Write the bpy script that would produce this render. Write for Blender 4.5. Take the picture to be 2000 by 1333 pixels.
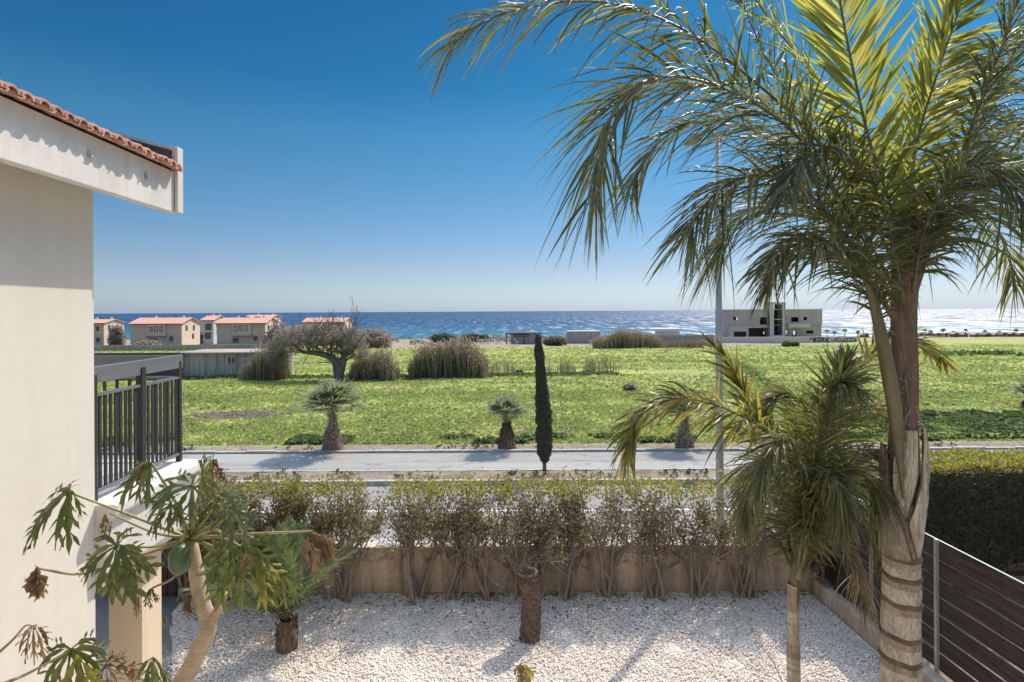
import bpy, math, random
import numpy as np
from mathutils import Vector, Matrix
for o in list(bpy.data.objects): bpy.data.objects.remove(o)
SC = bpy.context.scene
COL = SC.collection
# ------------------------------------------------------------------ camera
F, CX, CY, EYE, ROLL = 1100.0, 960.0, 608.7, 4.6, 0.0057
cam = bpy.data.cameras.new('camera'); camo = bpy.data.objects.new('camera', cam); COL.objects.link(camo)
cam.sensor_width = 36; cam.lens = F/2000*36; cam.shift_x = (1000-CX)/2000; cam.shift_y = -(666.5-CY)/2000
cam.clip_start = .05; cam.clip_end = 200000
camo.matrix_world = Matrix.Translation((0, 0, EYE)) @ Matrix.Rotation(math.pi/2, 4, 'X') @ Matrix.Rotation(-ROLL, 4, 'Z')
SC.camera = camo
# ------------------------------------------------------------------ light
SUN_EL, SUN_AZ = math.radians(50), math.radians(38)     # azimuth measured from +Y towards +X
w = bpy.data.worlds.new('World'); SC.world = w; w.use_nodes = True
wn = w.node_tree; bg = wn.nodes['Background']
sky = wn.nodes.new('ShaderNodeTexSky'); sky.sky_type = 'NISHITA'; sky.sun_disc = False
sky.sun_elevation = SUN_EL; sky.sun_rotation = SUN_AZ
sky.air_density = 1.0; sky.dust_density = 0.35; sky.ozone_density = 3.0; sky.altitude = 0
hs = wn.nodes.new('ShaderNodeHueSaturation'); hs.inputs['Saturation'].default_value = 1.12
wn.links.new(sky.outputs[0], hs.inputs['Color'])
# sky tint by elevation; warm overhead glow, out of view, added to fill shade
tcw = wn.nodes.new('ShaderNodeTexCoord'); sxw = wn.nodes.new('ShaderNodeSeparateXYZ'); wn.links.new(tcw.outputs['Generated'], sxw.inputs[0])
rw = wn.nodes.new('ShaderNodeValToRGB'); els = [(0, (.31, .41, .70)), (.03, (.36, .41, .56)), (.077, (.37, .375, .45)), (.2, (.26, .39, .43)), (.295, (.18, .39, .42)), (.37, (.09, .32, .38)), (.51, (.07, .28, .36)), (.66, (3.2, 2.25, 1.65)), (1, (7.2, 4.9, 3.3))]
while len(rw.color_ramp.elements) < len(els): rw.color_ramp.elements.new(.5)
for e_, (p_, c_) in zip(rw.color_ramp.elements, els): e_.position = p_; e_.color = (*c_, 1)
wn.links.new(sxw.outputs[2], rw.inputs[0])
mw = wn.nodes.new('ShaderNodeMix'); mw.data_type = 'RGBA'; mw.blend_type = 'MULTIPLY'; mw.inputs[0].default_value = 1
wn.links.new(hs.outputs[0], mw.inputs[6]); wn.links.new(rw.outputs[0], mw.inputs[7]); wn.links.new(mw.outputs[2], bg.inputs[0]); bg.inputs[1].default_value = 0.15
sun = bpy.data.lights.new('sun', 'SUN'); sun.energy = 3.4; sun.angle = math.radians(.55); sun.color = (1, .92, .79)
so = bpy.data.objects.new('sun', sun); COL.objects.link(so)
sd = Vector((math.sin(SUN_AZ)*math.cos(SUN_EL), math.cos(SUN_AZ)*math.cos(SUN_EL), math.sin(SUN_EL)))
so.rotation_euler = sd.to_track_quat('Z', 'Y').to_euler(); so.location = (0, 0, 30)
SC.view_settings.view_transform = 'Standard'; SC.view_settings.look = 'None'; SC.view_settings.exposure = 0.52; SC.view_settings.gamma = 1
SC.cycles.max_bounces = 8; SC.cycles.transparent_max_bounces = 8; SC.cycles.sample_clamp_indirect = 6; SC.cycles.use_denoising = True
SC.cycles.caustics_reflective = False; SC.cycles.caustics_refractive = False
# ------------------------------------------------------------------ helpers
cR, sR = math.cos(ROLL), math.sin(ROLL)
def P(px, py, Y):
    u = px-CX; v = CY-py
    u0 = u*cR+v*sR; v0 = -u*sR+v*cR
    return np.array((u0/F*Y, Y, EYE+v0/F*Y))
rng = np.random.default_rng(7); R = random.Random(11)
def nrm(a):
    a = np.asarray(a, float); return a/np.maximum(np.linalg.norm(a, axis=-1, keepdims=True), 1e-9)
class MB:
    def __init__(s): s.v = []; s.f = []; s.n = 0
    def add(s, v, f, m=0):
        v = np.asarray(v, float).reshape(-1, 3); f = np.asarray(f, int)
        if len(v) == 0: return s
        s.v.append(v); s.f.append((f+s.n, m)); s.n += len(v); return s
    def box(s, a, b, m=0, M=None):
        (x0, y0, z0), (x1, y1, z1) = np.minimum(a, b), np.maximum(a, b)
        v = np.array([(x0,y0,z0),(x1,y0,z0),(x1,y1,z0),(x0,y1,z0),(x0,y0,z1),(x1,y0,z1),(x1,y1,z1),(x0,y1,z1)], float)
        if M is not None: v = M(v)
        return s.add(v, [(0,3,2,1),(4,5,6,7),(0,1,5,4),(1,2,6,5),(2,3,7,6),(3,0,4,7)], m)
    def tube(s, pts, rad, n=6, m=0, cap=True, mats=None):
        p = np.asarray(pts, float); k = len(p); r = np.ones(k)*rad if np.isscalar(rad) else np.asarray(rad, float)
        t = nrm(np.gradient(p, axis=0)); a = np.array((0, 0, 1.)) if abs(t[0][2]) < .9 else np.array((1., 0, 0))
        u = nrm(np.cross(t[0], a)); ring = []
        for i in range(k):
            u = nrm(u-t[i]*np.dot(u, t[i])); w_ = np.cross(t[i], u)
            th = np.arange(n)*2*math.pi/n
            ring.append(p[i]+r[i]*(np.cos(th)[:, None]*u+np.sin(th)[:, None]*w_))
        v = np.vstack(ring)
        f = [(i*n+j, i*n+(j+1) % n, (i+1)*n+(j+1) % n, (i+1)*n+j) for i in range(k-1) for j in range(n)]
        if mats is None: s.add(v, f, m)
        else:
            s.add(v, f[:0] if False else f, m)
            s.f.pop(); base = s.n-len(v)
            for i in range(k-1): s.f.append((np.array(f[i*n:(i+1)*n])+base, mats[i]))
        if cap:
            base = s.n-len(v)
            c = np.vstack([p[0], p[-1]]); s.v.append(c); s.n += 2; c0 = s.n-2
            s.f.append((np.array([(c0, base+(j+1) % n, base+j) for j in range(n)]), m))
            e = base+(k-1)*n
            s.f.append((np.array([(c0+1, e+j, e+(j+1) % n) for j in range(n)]), m if mats is None else mats[-1]))
        return s
    def prism(s, poly, y0, y1, m=0):      # polygon in x,z extruded along y
        n = len(poly); v = [(x, y0, z) for x, z in poly]+[(x, y1, z) for x, z in poly]
        b = s.n; s.add(v, [(i, (i+1) % n, n+(i+1) % n, n+i) for i in range(n)], m)
        s.f.append((np.array([[b+i for i in range(n)][::-1]]), m)); s.f.append((np.array([[b+n+i for i in range(n)]]), m)); return s
    def build(s, name, mats, parent=None, org=None, smooth=False, **tags):
        me = bpy.data.meshes.new(name)
        if not isinstance(mats, (list, tuple)): mats = [mats]
        for m in mats: me.materials.append(m)
        V = np.vstack(s.v)
        if parent is not None: org = ORG[parent.name]
        elif org is None:
            c = (V.min(0)+V.max(0))/2; org = np.array((c[0], c[1], V[:, 2].min()))
        org = np.asarray(org, float); V = V-org
        loops = np.concatenate([f.ravel() for f, m in s.f]); tot = np.concatenate([np.full(len(f), f.shape[1]) for f, m in s.f])
        mi = np.concatenate([np.full(len(f), m) for f, m in s.f])
        me.vertices.add(len(V)); me.vertices.foreach_set('co', V.astype(np.float32).ravel())
        me.loops.add(len(loops)); me.loops.foreach_set('vertex_index', loops.astype(np.int32))
        me.polygons.add(len(tot)); st = np.concatenate([[0], np.cumsum(tot)[:-1]])
        me.polygons.foreach_set('loop_start', st.astype(np.int32)); me.polygons.foreach_set('loop_total', tot.astype(np.int32))
        me.polygons.foreach_set('material_index', mi.astype(np.int32))
        me.polygons.foreach_set('use_smooth', np.full(len(tot), smooth))
        me.update(calc_edges=True)
        o = bpy.data.objects.new(name, me); COL.objects.link(o)
        if parent is not None: o.parent = parent
        else: o.location = org
        ORG[o.name] = org
        for k, v_ in tags.items(): o[k] = v_
        return o
ORG = {}
def thing(name, label, cat, loc, group=None):
    o = bpy.data.objects.new(name, None); COL.objects.link(o); o.location = loc; o['label'] = label; o['category'] = cat
    o.empty_display_size = .2
    if group: o['group'] = group
    ORG[o.name] = np.asarray(loc, float); return o
def tag(o, label, cat, group=None):
    o['label'] = label; o['category'] = cat
    if group: o['group'] = group
    return o
def dup(root, loc, sc=1, rz=0, label=None):
    r = root.copy(); COL.objects.link(r); r.location = loc; r.scale = (sc,)*3; r.rotation_euler = (0, 0, rz)
    if label: r['label'] = label
    for ch in root.children:
        c = ch.copy(); COL.objects.link(c); c.parent = r
        for g in ch.children:
            d = g.copy(); COL.objects.link(d); d.parent = c
    return r
def bevel(o, w_=.01, seg=2):
    m = o.modifiers.new('b', 'BEVEL'); m.width = w_; m.segments = seg; m.limit_method = 'ANGLE'; return o
# ------------------------------------------------------------------ materials
def nt(name):
    m = bpy.data.materials.new(name); m.use_nodes = True; t = m.node_tree; return m, t, t.nodes['Principled BSDF']
def ramp(t, stops, interp='LINEAR'):
    r = t.nodes.new('ShaderNodeValToRGB'); r.color_ramp.interpolation = interp
    while len(r.color_ramp.elements) < len(stops): r.color_ramp.elements.new(.5)
    for e, (p, c) in zip(r.color_ramp.elements, stops): e.position = p; e.color = (*c, 1) if len(c) == 3 else c
    return r
def noise(t, scale, detail=5, rough=.6, vec=None, mapscale=None):
    n = t.nodes.new('ShaderNodeTexNoise'); n.inputs['Scale'].default_value = scale; n.inputs['Detail'].default_value = detail; n.inputs['Roughness'].default_value = rough
    if vec is None:
        tc = t.nodes.new('ShaderNodeTexCoord'); vec = tc.outputs['Object']
    if mapscale:
        mp = t.nodes.new('ShaderNodeMapping'); mp.inputs['Scale'].default_value = mapscale; t.links.new(vec, mp.inputs[0]); vec = mp.outputs[0]
    t.links.new(vec, n.inputs['Vector']); return n
def mix(t, a, b, fac, mode='MIX'):
    m = t.nodes.new('ShaderNodeMix'); m.data_type = 'RGBA'; m.blend_type = mode
    for s_, v in ((m.inputs[0], fac), (m.inputs[6], a), (m.inputs[7], b)):
        if hasattr(v, 'is_output'): t.links.new(v, s_)
        elif isinstance(v, (int, float)): s_.default_value = v
        else: s_.default_value = (*v, 1)
    return m.outputs[2]
def bump(t, bs, h, strength, dist):
    b = t.nodes.new('ShaderNodeBump'); b.inputs['Strength'].default_value = strength; b.inputs['Distance'].default_value = dist
    t.links.new(h, b.inputs['Height']); t.links.new(b.outputs[0], bs.inputs['Normal']); return b
def mnoise(name, c1, c2, scale=3, rough=.8, bs=.3, bd=.01, bscale=40, ms=None, metal=0, lo=.35, hi=.65, fine=None, spec=.5):
    m, t, b = nt(name); n = noise(t, scale, 8, .65, mapscale=ms); r = ramp(t, [(lo, c1), (hi, c2)]); t.links.new(n.outputs[0], r.inputs[0]); c = r.outputs[0]
    if fine:
        n3 = noise(t, fine[0], 4, .7, mapscale=ms); r3 = ramp(t, [(.3, (1-fine[1],)*3), (.7, (1+fine[1]*.6,)*3)]); t.links.new(n3.outputs[0], r3.inputs[0]); c = mix(t, c, r3.outputs[0], 1.0, 'MULTIPLY')
    t.links.new(c, b.inputs['Base Color'])
    b.inputs['Roughness'].default_value = rough; b.inputs['Metallic'].default_value = metal; b.inputs['Specular IOR Level'].default_value = spec
    if bs: n2 = noise(t, bscale, 6, .7, mapscale=ms); bump(t, b, n2.outputs[0], bs, bd)
    return m
def grime(m, amt=.12, zs=.25):
    t = m.node_tree; b = t.nodes['Principled BSDF']; src = b.inputs['Base Color'].links[0].from_socket
    n = noise(t, 5, 6, .7, mapscale=(1, 1, zs*.3)); r = ramp(t, [(.42, (1-amt, 1-amt*1.1, 1-amt*1.3)), (.56, (1, 1, 1))]); t.links.new(n.outputs[0], r.inputs[0]); n2 = noise(t, .9, 6, .65); r2 = ramp(t, [(.3, (1-amt*.6,)*3), (.6, (1, 1, 1))]); t.links.new(n2.outputs[0], r2.inputs[0])
    c = mix(t, src, r.outputs[0], 1.0, 'MULTIPLY'); c = mix(t, c, r2.outputs[0], 1.0, 'MULTIPLY'); t.links.new(c, b.inputs['Base Color'])
def mleaf(name, cols, tcols, fac=.45, rough=.4, spec=.5):
    m, t, b = nt(name); g = t.nodes.new('ShaderNodeNewGeometry')
    k = len(cols); st = [(i/max(1, k-1), c) for i, c in enumerate(cols)]; r = ramp(t, st); t.links.new(g.outputs['Random Per Island'], r.inputs[0])
    k = len(tcols); r2 = ramp(t, [(i/max(1, k-1), c) for i, c in enumerate(tcols)]); t.links.new(g.outputs['Random Per Island'], r2.inputs[0])
    nz = noise(t, 25, 3); c = mix(t, r.outputs[0], (.6, .6, .55), 0, 'MULTIPLY'); rr = ramp(t, [(.3, (.75,)*3), (.7, (1.15,)*3)]); t.links.new(nz.outputs[0], rr.inputs[0]); c = mix(t, r.outputs[0], rr.outputs[0], 1.0, 'MULTIPLY')
    t.links.new(c, b.inputs['Base Color']); b.inputs['Roughness'].default_value = rough; b.inputs['Specular IOR Level'].default_value = spec
    tr = t.nodes.new('ShaderNodeBsdfTranslucent'); t.links.new(r2.outputs[0], tr.inputs[0])
    ms = t.nodes.new('ShaderNodeMixShader'); ms.inputs[0].default_value = fac; t.links.new(b.outputs[0], ms.inputs[1]); t.links.new(tr.outputs[0], ms.inputs[2])
    t.links.new(ms.outputs[0], t.nodes['Material Output'].inputs[0]); return m
M = {}
M['wall'] = mnoise('wall_render', (.67, .62, .535), (.71, .665, .585), .7, .9, .15, .004, 60, fine=(9, .03))
M['fascia'] = mnoise('fascia_render', (.66, .635, .59), (.72, .70, .66), .9, .85, .2, .004, 50, fine=(7, .06))
M['column'] = mnoise('column_render', (.66, .54, .38), (.70, .60, .45), .8, .9, .15, .004, 60)
M['slabwhite'] = mnoise('slab_white', (.64, .62, .58), (.70, .68, .65), 1.2, .8, .15, .004, 50, fine=(6, .05))
M['terracotta'] = mnoise('terracotta', (.42, .20, .14), (.60, .35, .26), 6, .85, .3, .004, 60, fine=(30, .25))
M['darkfelt'] = mnoise('roof_membrane', (.06, .05, .05), (.10, .08, .08), 5, .9, .3, .01, 20)
M['railmetal'] = mnoise('rail_metal', (.020, .020, .020), (.030, .030, .030), 5, .6, .05, .002, 90)
M['railtop'] = mnoise('rail_top', (.12, .125, .135), (.16, .165, .175), 4, .5, .1, .002, 60, ms=(1, .1, 1))
M['fencewood'] = mnoise('fence_board', (.045, .034, .028), (.09, .067, .054), 3, .8, .4, .004, 12, ms=(1, .35, 6), fine=(8, .3), spec=.12)
M['fencetop'] = mnoise('galvanised', (.33, .33, .32), (.42, .42, .41), 6, .45, .1, .002, 60, metal=.3)
M['tan'] = mnoise('garden_wall_render', (.58, .44, .32), (.72, .58, .45), 1.6, .95, .5, .008, 30, fine=(14, .22))
M['coping'] = mnoise('wall_coping', (.55, .50, .43), (.68, .64, .57), 4, .9, .4, .006, 25, fine=(20, .15))
M['brownwood'] = mnoise('gate_wood', (.05, .03, .025), (.09, .055, .045), 3, .6, .4, .004, 10, ms=(10, 10, .5))
M['patio'] = mnoise('patio_paving', (.125, .115, .105), (.17, .16, .145), 3, .7, .3, .004, 30, fine=(20, .12))
M['asphalt'] = mnoise('asphalt', (.225, .22, .215), (.30, .295, .285), .35, .95, .5, .006, 90, ms=(.3, 1, 1), fine=(26, .16))
M['asphalt2'] = mnoise('asphalt_pale', (.25, .25, .25), (.33, .325, .32), .3, .95, .4, .006, 80, ms=(.25, 1, 1), fine=(20, .14))
def mroad(name, c1, c2):
    m, t, b = nt(name); n = noise(t, .35, 7, .6, mapscale=(.3, 1, 1)); r = ramp(t, [(.35, c1), (.65, c2)]); t.links.new(n.outputs[0], r.inputs[0])
    f = noise(t, 30, 4, .7); rf_ = ramp(t, [(.3, (.84,)*3), (.7, (1.12,)*3)]); t.links.new(f.outputs[0], rf_.inputs[0]); c = mix(t, r.outputs[0], rf_.outputs[0], 1.0, 'MULTIPLY')
    k = noise(t, .55, 6, .55, mapscale=(.6, 1.3, 1)); rk = ramp(t, [(.488, (1, 1, 1)), (.4985, (.55, .54, .53)), (.5015, (.55, .54, .53)), (.512, (1, 1, 1))]); t.links.new(k.outputs[0], rk.inputs[0]); c = mix(t, c, rk.outputs[0], .8, 'MULTIPLY')
    q = noise(t, .8, 3, .5, mapscale=(.12, 2.4, 1)); rq = ramp(t, [(.36, (.86, .85, .84)), (.5, (1, 1, 1)), (.66, (1.06, 1.05, 1.03))]); t.links.new(q.outputs[0], rq.inputs[0]); c = mix(t, c, rq.outputs[0], .9, 'MULTIPLY')
    d = noise(t, 1.1, 6, .7); rd = ramp(t, [(.62, (0, 0, 0)), (.74, (.7, .7, .7))]); t.links.new(d.outputs[0], rd.inputs[0]); c = mix(t, c, (.36, .31, .25), rd.outputs[0])
    t.links.new(c, b.inputs['Base Color']); b.inputs['Roughness'].default_value = .95; g = noise(t, 90, 5, .7); bump(t, b, g.outputs[0], .5, .006); return m
M['asphalt'] = mroad('asphalt', (.235, .222, .205), (.315, .30, .28)); M['asphalt2'] = mroad('asphalt_pale', (.27, .26, .24), (.345, .335, .31))
M['kerb'] = mnoise('kerb_concrete', (.34, .32, .29), (.47, .45, .41), 2, .9, .4, .006, 40, fine=(12, .2))
M['pavement'] = mnoise('pavement_concrete', (.42, .40, .37), (.55, .53, .49), 1.4, .9, .3, .006, 40, fine=(15, .12))
M['paint'] = mnoise('road_paint', (.55, .55, .53), (.75, .75, .73), 12, .8, .2, .002, 60, lo=.3, hi=.5)
M['dirt'] = mnoise('verge_dirt', (.16, .12, .085), (.33, .27, .20), 2.2, .98, .9, .03, 18, fine=(22, .4))
M['steel'] = mnoise('lamp_steel', (.30, .31, .32), (.38, .39, .40), 3, .45, .05, .002, 40, metal=.2)
M['bark'] = mnoise('hedge_bark', (.20, .155, .12), (.38, .30, .235), 12, .95, .5, .006, 60, ms=(3, 3, .8))
M['papbark'] = mnoise('papaya_bark', (.36, .255, .165), (.52, .41, .29), 7, .9, .7, .01, 28, ms=(1, 1, 2.2), fine=(30, .22))
M['petiole'] = mnoise('petiole', (.20, .21, .07), (.34, .32, .14), 10, .5, .1, .002, 50)
M['petdry'] = mnoise('petiole_dry', (.28, .20, .10), (.40, .31, .18), 10, .8, .2, .003, 50)
M['fruit'] = mnoise('papaya_skin', (.05, .10, .035), (.085, .14, .05), 5, .42, .1, .003, 30)
M['trunkpale'] = mnoise('palm_trunk_pale', (.27, .22, .16), (.58, .50, .39), 5, .95, .9, .01, 45, ms=(1, 1, .45), lo=.32, hi=.58, fine=(55, .45))
M['trunkring'] = mnoise('palm_trunk_ring', (.10, .065, .048), (.20, .14, .10), 8, .95, .8, .01, 40, fine=(40, .3))
M['trunkmid'] = mnoise('palm_trunk_mid', (.21, .165, .125), (.40, .32, .24), 6, .95, .9, .01, 45, ms=(1.5, 1.5, .4), fine=(55, .45))
M['fibre'] = mnoise('palm_fibre', (.13, .085, .06), (.28, .195, .135), 9, .95, .9, .012, 50, ms=(3, 3, .35), fine=(30, .4))
M['boot'] = mnoise('leaf_base', (.23, .18, .125), (.60, .52, .40), 5, .85, .9, .008, 45, ms=(3, 3, .35), lo=.35, hi=.58, fine=(40, .4))
M['bootdark'] = mnoise('leaf_base_edge', (.07, .05, .035), (.15, .11, .08), 10, .9, .6, .006, 40)
M['rachis'] = mnoise('rachis', (.085, .078, .04), (.165, .145, .075), 6, .5, .2, .003, 30, ms=(1, 1, .4))
M['palmleaf'] = mleaf('palm_leaf', [(.06, .072, .042), (.09, .105, .058), (.13, .14, .075), (.20, .19, .115)], [(.12, .14, .03), (.20, .23, .04), (.33, .34, .07), (.48, .44, .12)], .36, .46)
M['palmleafyoung'] = mleaf('palm_leaf_fresh', [(.09, .12, .035), (.12, .15, .045), (.16, .17, .06)], [(.34, .40, .06), (.55, .56, .10), (.72, .64, .16)], .55, .38)
M['palmyellow'] = mleaf('palm_leaf_yellowing', [(.07, .085, .02), (.095, .105, .035), (.17, .155, .045), (.33, .27, .15)], [(.16, .20, .04), (.30, .32, .05), (.62, .52, .07), (.7, .55, .16)], .42, .42)
M['palmdry'] = mleaf('palm_leaf_dry', [(.12, .09, .06), (.20, .15, .10), (.26, .22, .16)], [(.22, .16, .08), (.34, .26, .14)], .3, .7)
M['date'] = mleaf('date_palm_leaf', [(.14, .18, .10), (.20, .24, .14), (.28, .30, .19)], [(.15, .24, .05), (.25, .32, .08)], .35, .45)
M['fan'] = mleaf('fan_palm_leaf', [(.24, .27, .18), (.30, .33, .22), (.38, .39, .28), (.46, .45, .34)], [(.3, .36, .16), (.45, .48, .24)], .4, .5)
M['papleaf'] = mleaf('papaya_leaf', [(.07, .09, .03), (.10, .12, .035), (.15, .16, .055)], [(.14, .19, .03), (.28, .32, .06)], .33, .36)
M['papyellow'] = mleaf('papaya_leaf_yellow', [(.22, .22, .04), (.30, .26, .06)], [(.5, .5, .06), (.6, .5, .1)], .5, .5)
M['papdry'] = mleaf('papaya_leaf_dry', [(.14, .09, .05), (.24, .16, .09), (.32, .24, .15)], [(.26, .15, .06), (.42, .26, .1)], .3, .8)
M['hedgeleaf'] = mleaf('hedge_leaf', [(.15, .11, .065), (.22, .165, .10), (.18, .15, .065), (.28, .22, .10), (.38, .30, .17)], [(.16, .14, .05), (.30, .26, .08), (.48, .42, .1)], .35, .42)
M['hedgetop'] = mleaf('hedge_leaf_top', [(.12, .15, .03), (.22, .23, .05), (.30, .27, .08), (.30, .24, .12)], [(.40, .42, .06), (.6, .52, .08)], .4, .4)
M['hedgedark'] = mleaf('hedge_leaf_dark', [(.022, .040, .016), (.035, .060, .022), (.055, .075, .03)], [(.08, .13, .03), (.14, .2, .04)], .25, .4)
M['cypress'] = mleaf('cypress_leaf', [(.08, .09, .058), (.11, .12, .078), (.15, .155, .10)], [(.07, .09, .03), (.12, .13, .05)], .2, .7)
M['reed'] = mleaf('reed_leaf', [(.16, .14, .095), (.22, .19, .13), (.28, .25, .18), (.20, .22, .12)], [(.25, .2, .12), (.4, .34, .2)], .35, .7)
M['plume'] = mleaf('reed_plume', [(.34, .26, .19), (.42, .34, .26)], [(.4, .3, .2), (.5, .4, .3)], .4, .8)
M['scrub'] = mleaf('scrub_leaf', [(.07, .075, .045), (.11, .11, .07), (.15, .14, .10)], [(.12, .13, .06), (.2, .2, .1)], .3, .7)
M['scrubdry'] = mleaf('scrub_dry', [(.20, .15, .12), (.28, .21, .16), (.33, .27, .21)], [(.3, .2, .12)], .3, .8)
M['weed'] = mleaf('field_weed', [(.25, .31, .085), (.30, .36, .095), (.35, .40, .11), (.42, .43, .15)], [(.34, .43, .09), (.42, .50, .11), (.48, .54, .15)], .45, .6)
M['weeddark'] = mleaf('field_weed_dark', [(.10, .15, .045), (.14, .19, .055), (.19, .23, .08)], [(.12, .2, .04), (.2, .3, .06)], .35, .8)
M['graytree'] = mleaf('grey_tree_leaf', [(.30, .255, .215), (.38, .325, .28), (.47, .41, .36)], [(.42, .36, .28), (.52, .45, .36)], .4, .8)
M['graybark'] = mnoise('grey_bark', (.12, .10, .085), (.22, .19, .165), 4, .95, .5, .02, 15)
M['htan'] = mnoise('house_tan', (.52, .42, .345), (.58, .48, .40), .6, .9, .1, .01, 6)
M['hpink'] = mnoise('house_upper', (.53, .41, .33), (.58, .46, .38), .6, .9, .1, .01, 6)
M['hend'] = mnoise('house_gable', (.66, .55, .42), (.74, .62, .48), .6, .9, .1, .01, 6)
M['hwhite'] = mnoise('house_white', (.52, .53, .53), (.62, .62, .61), .6, .9, .1, .01, 6)
M['hroof'] = mnoise('house_roof_tile', (.54, .28, .19), (.64, .36, .27), .8, .85, .5, .03, 8, ms=(6, 1, 1), fine=(3, .12))
M['frame'] = mnoise('window_frame', (.10, .06, .05), (.13, .08, .07), 4, .6, 0)
M['concrete'] = mnoise('bare_concrete', (.47, .405, .37), (.54, .475, .44), .5, .95, .2, .02, 5, fine=(3, .1))
M['concrete2'] = mnoise('pale_concrete', (.58, .51, .455), (.66, .585, .53), .5, .95, .2, .02, 5)
M['greywall'] = mnoise('block_wall', (.36, .30, .265), (.46, .395, .35), .5, .95, .4, .02, 6, fine=(3, .15))
M['sheet'] = mnoise('corrugated_sheet', (.42, .37, .345), (.52, .465, .44), .4, .7, .4, .03, 5, ms=(4, 4, .1), fine=(2.5, .12))
M['paintwhite'] = mnoise('painted_white', (.72, .73, .74), (.8, .8, .8), 2, .6, 0)
M['graf1'] = mnoise('graffiti_black', (.035, .04, .055), (.06, .065, .08), 2, .8, 0)
M['graf2'] = mnoise('graffiti_violet', (.10, .09, .17), (.15, .14, .22), 2, .8, 0)
M['dark'] = mnoise('dark_cladding', (.07, .07, .075), (.08, .085, .095), 1, .7, .1, .01, 10)
M['thatch'] = mnoise('thatch', (.20, .14, .10), (.30, .22, .16), 2, .95, .5, .03, 12)
M['rose'] = mnoise('rose_render', (.42, .27, .22), (.5, .35, .3), 2, .9, 0)
M['stone'] = mnoise('stone', (.11, .10, .09), (.2, .19, .17), 3, .9, .8, .05, 8)
M['palmfar'] = mleaf('far_palm_leaf', [(.05, .06, .035), (.08, .09, .05)], [(.1, .12, .05)], .3, .6)
for k_, a_ in (('wall', .025), ('fascia', .09), ('slabwhite', .09), ('tan', .28), ('column', .07), ('concrete', .14), ('greywall', .2), ('sheet', .2), ('trunkpale', .18), ('hpink', .08), ('htan', .1)): grime(M[k_], a_)
def mglass():
    m, t, b = nt('window_glass'); b.inputs['Base Color'].default_value = (.04, .05, .06, 1); b.inputs['Roughness'].default_value = .12; b.inputs['Specular IOR Level'].default_value = .8
    n = noise(t, .8, 2); bump(t, b, n.outputs[0], .2, .02); return m
M['glass'] = mglass()
def mpebble():
    m, t, b = nt('pebble'); g = t.nodes.new('ShaderNodeNewGeometry')
    r = ramp(t, [(0, (.86, .77, .66)), (.35, (.92, .84, .73)), (.6, (.83, .70, .60)), (.8, (.90, .84, .75)), (.95, (.62, .54, .46)), (1, (.20, .17, .14))]); t.links.new(g.outputs['Random Per Island'], r.inputs[0])
    t.links.new(r.outputs[0], b.inputs['Base Color']); b.inputs['Roughness'].default_value = .75; return m
M['pebble'] = mpebble()
M['gravelbed'] = mnoise('gravel_bed', (.60, .52, .44), (.86, .78, .68), 45, .95, 1.0, .02, 50, lo=.38, hi=.55)
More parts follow.
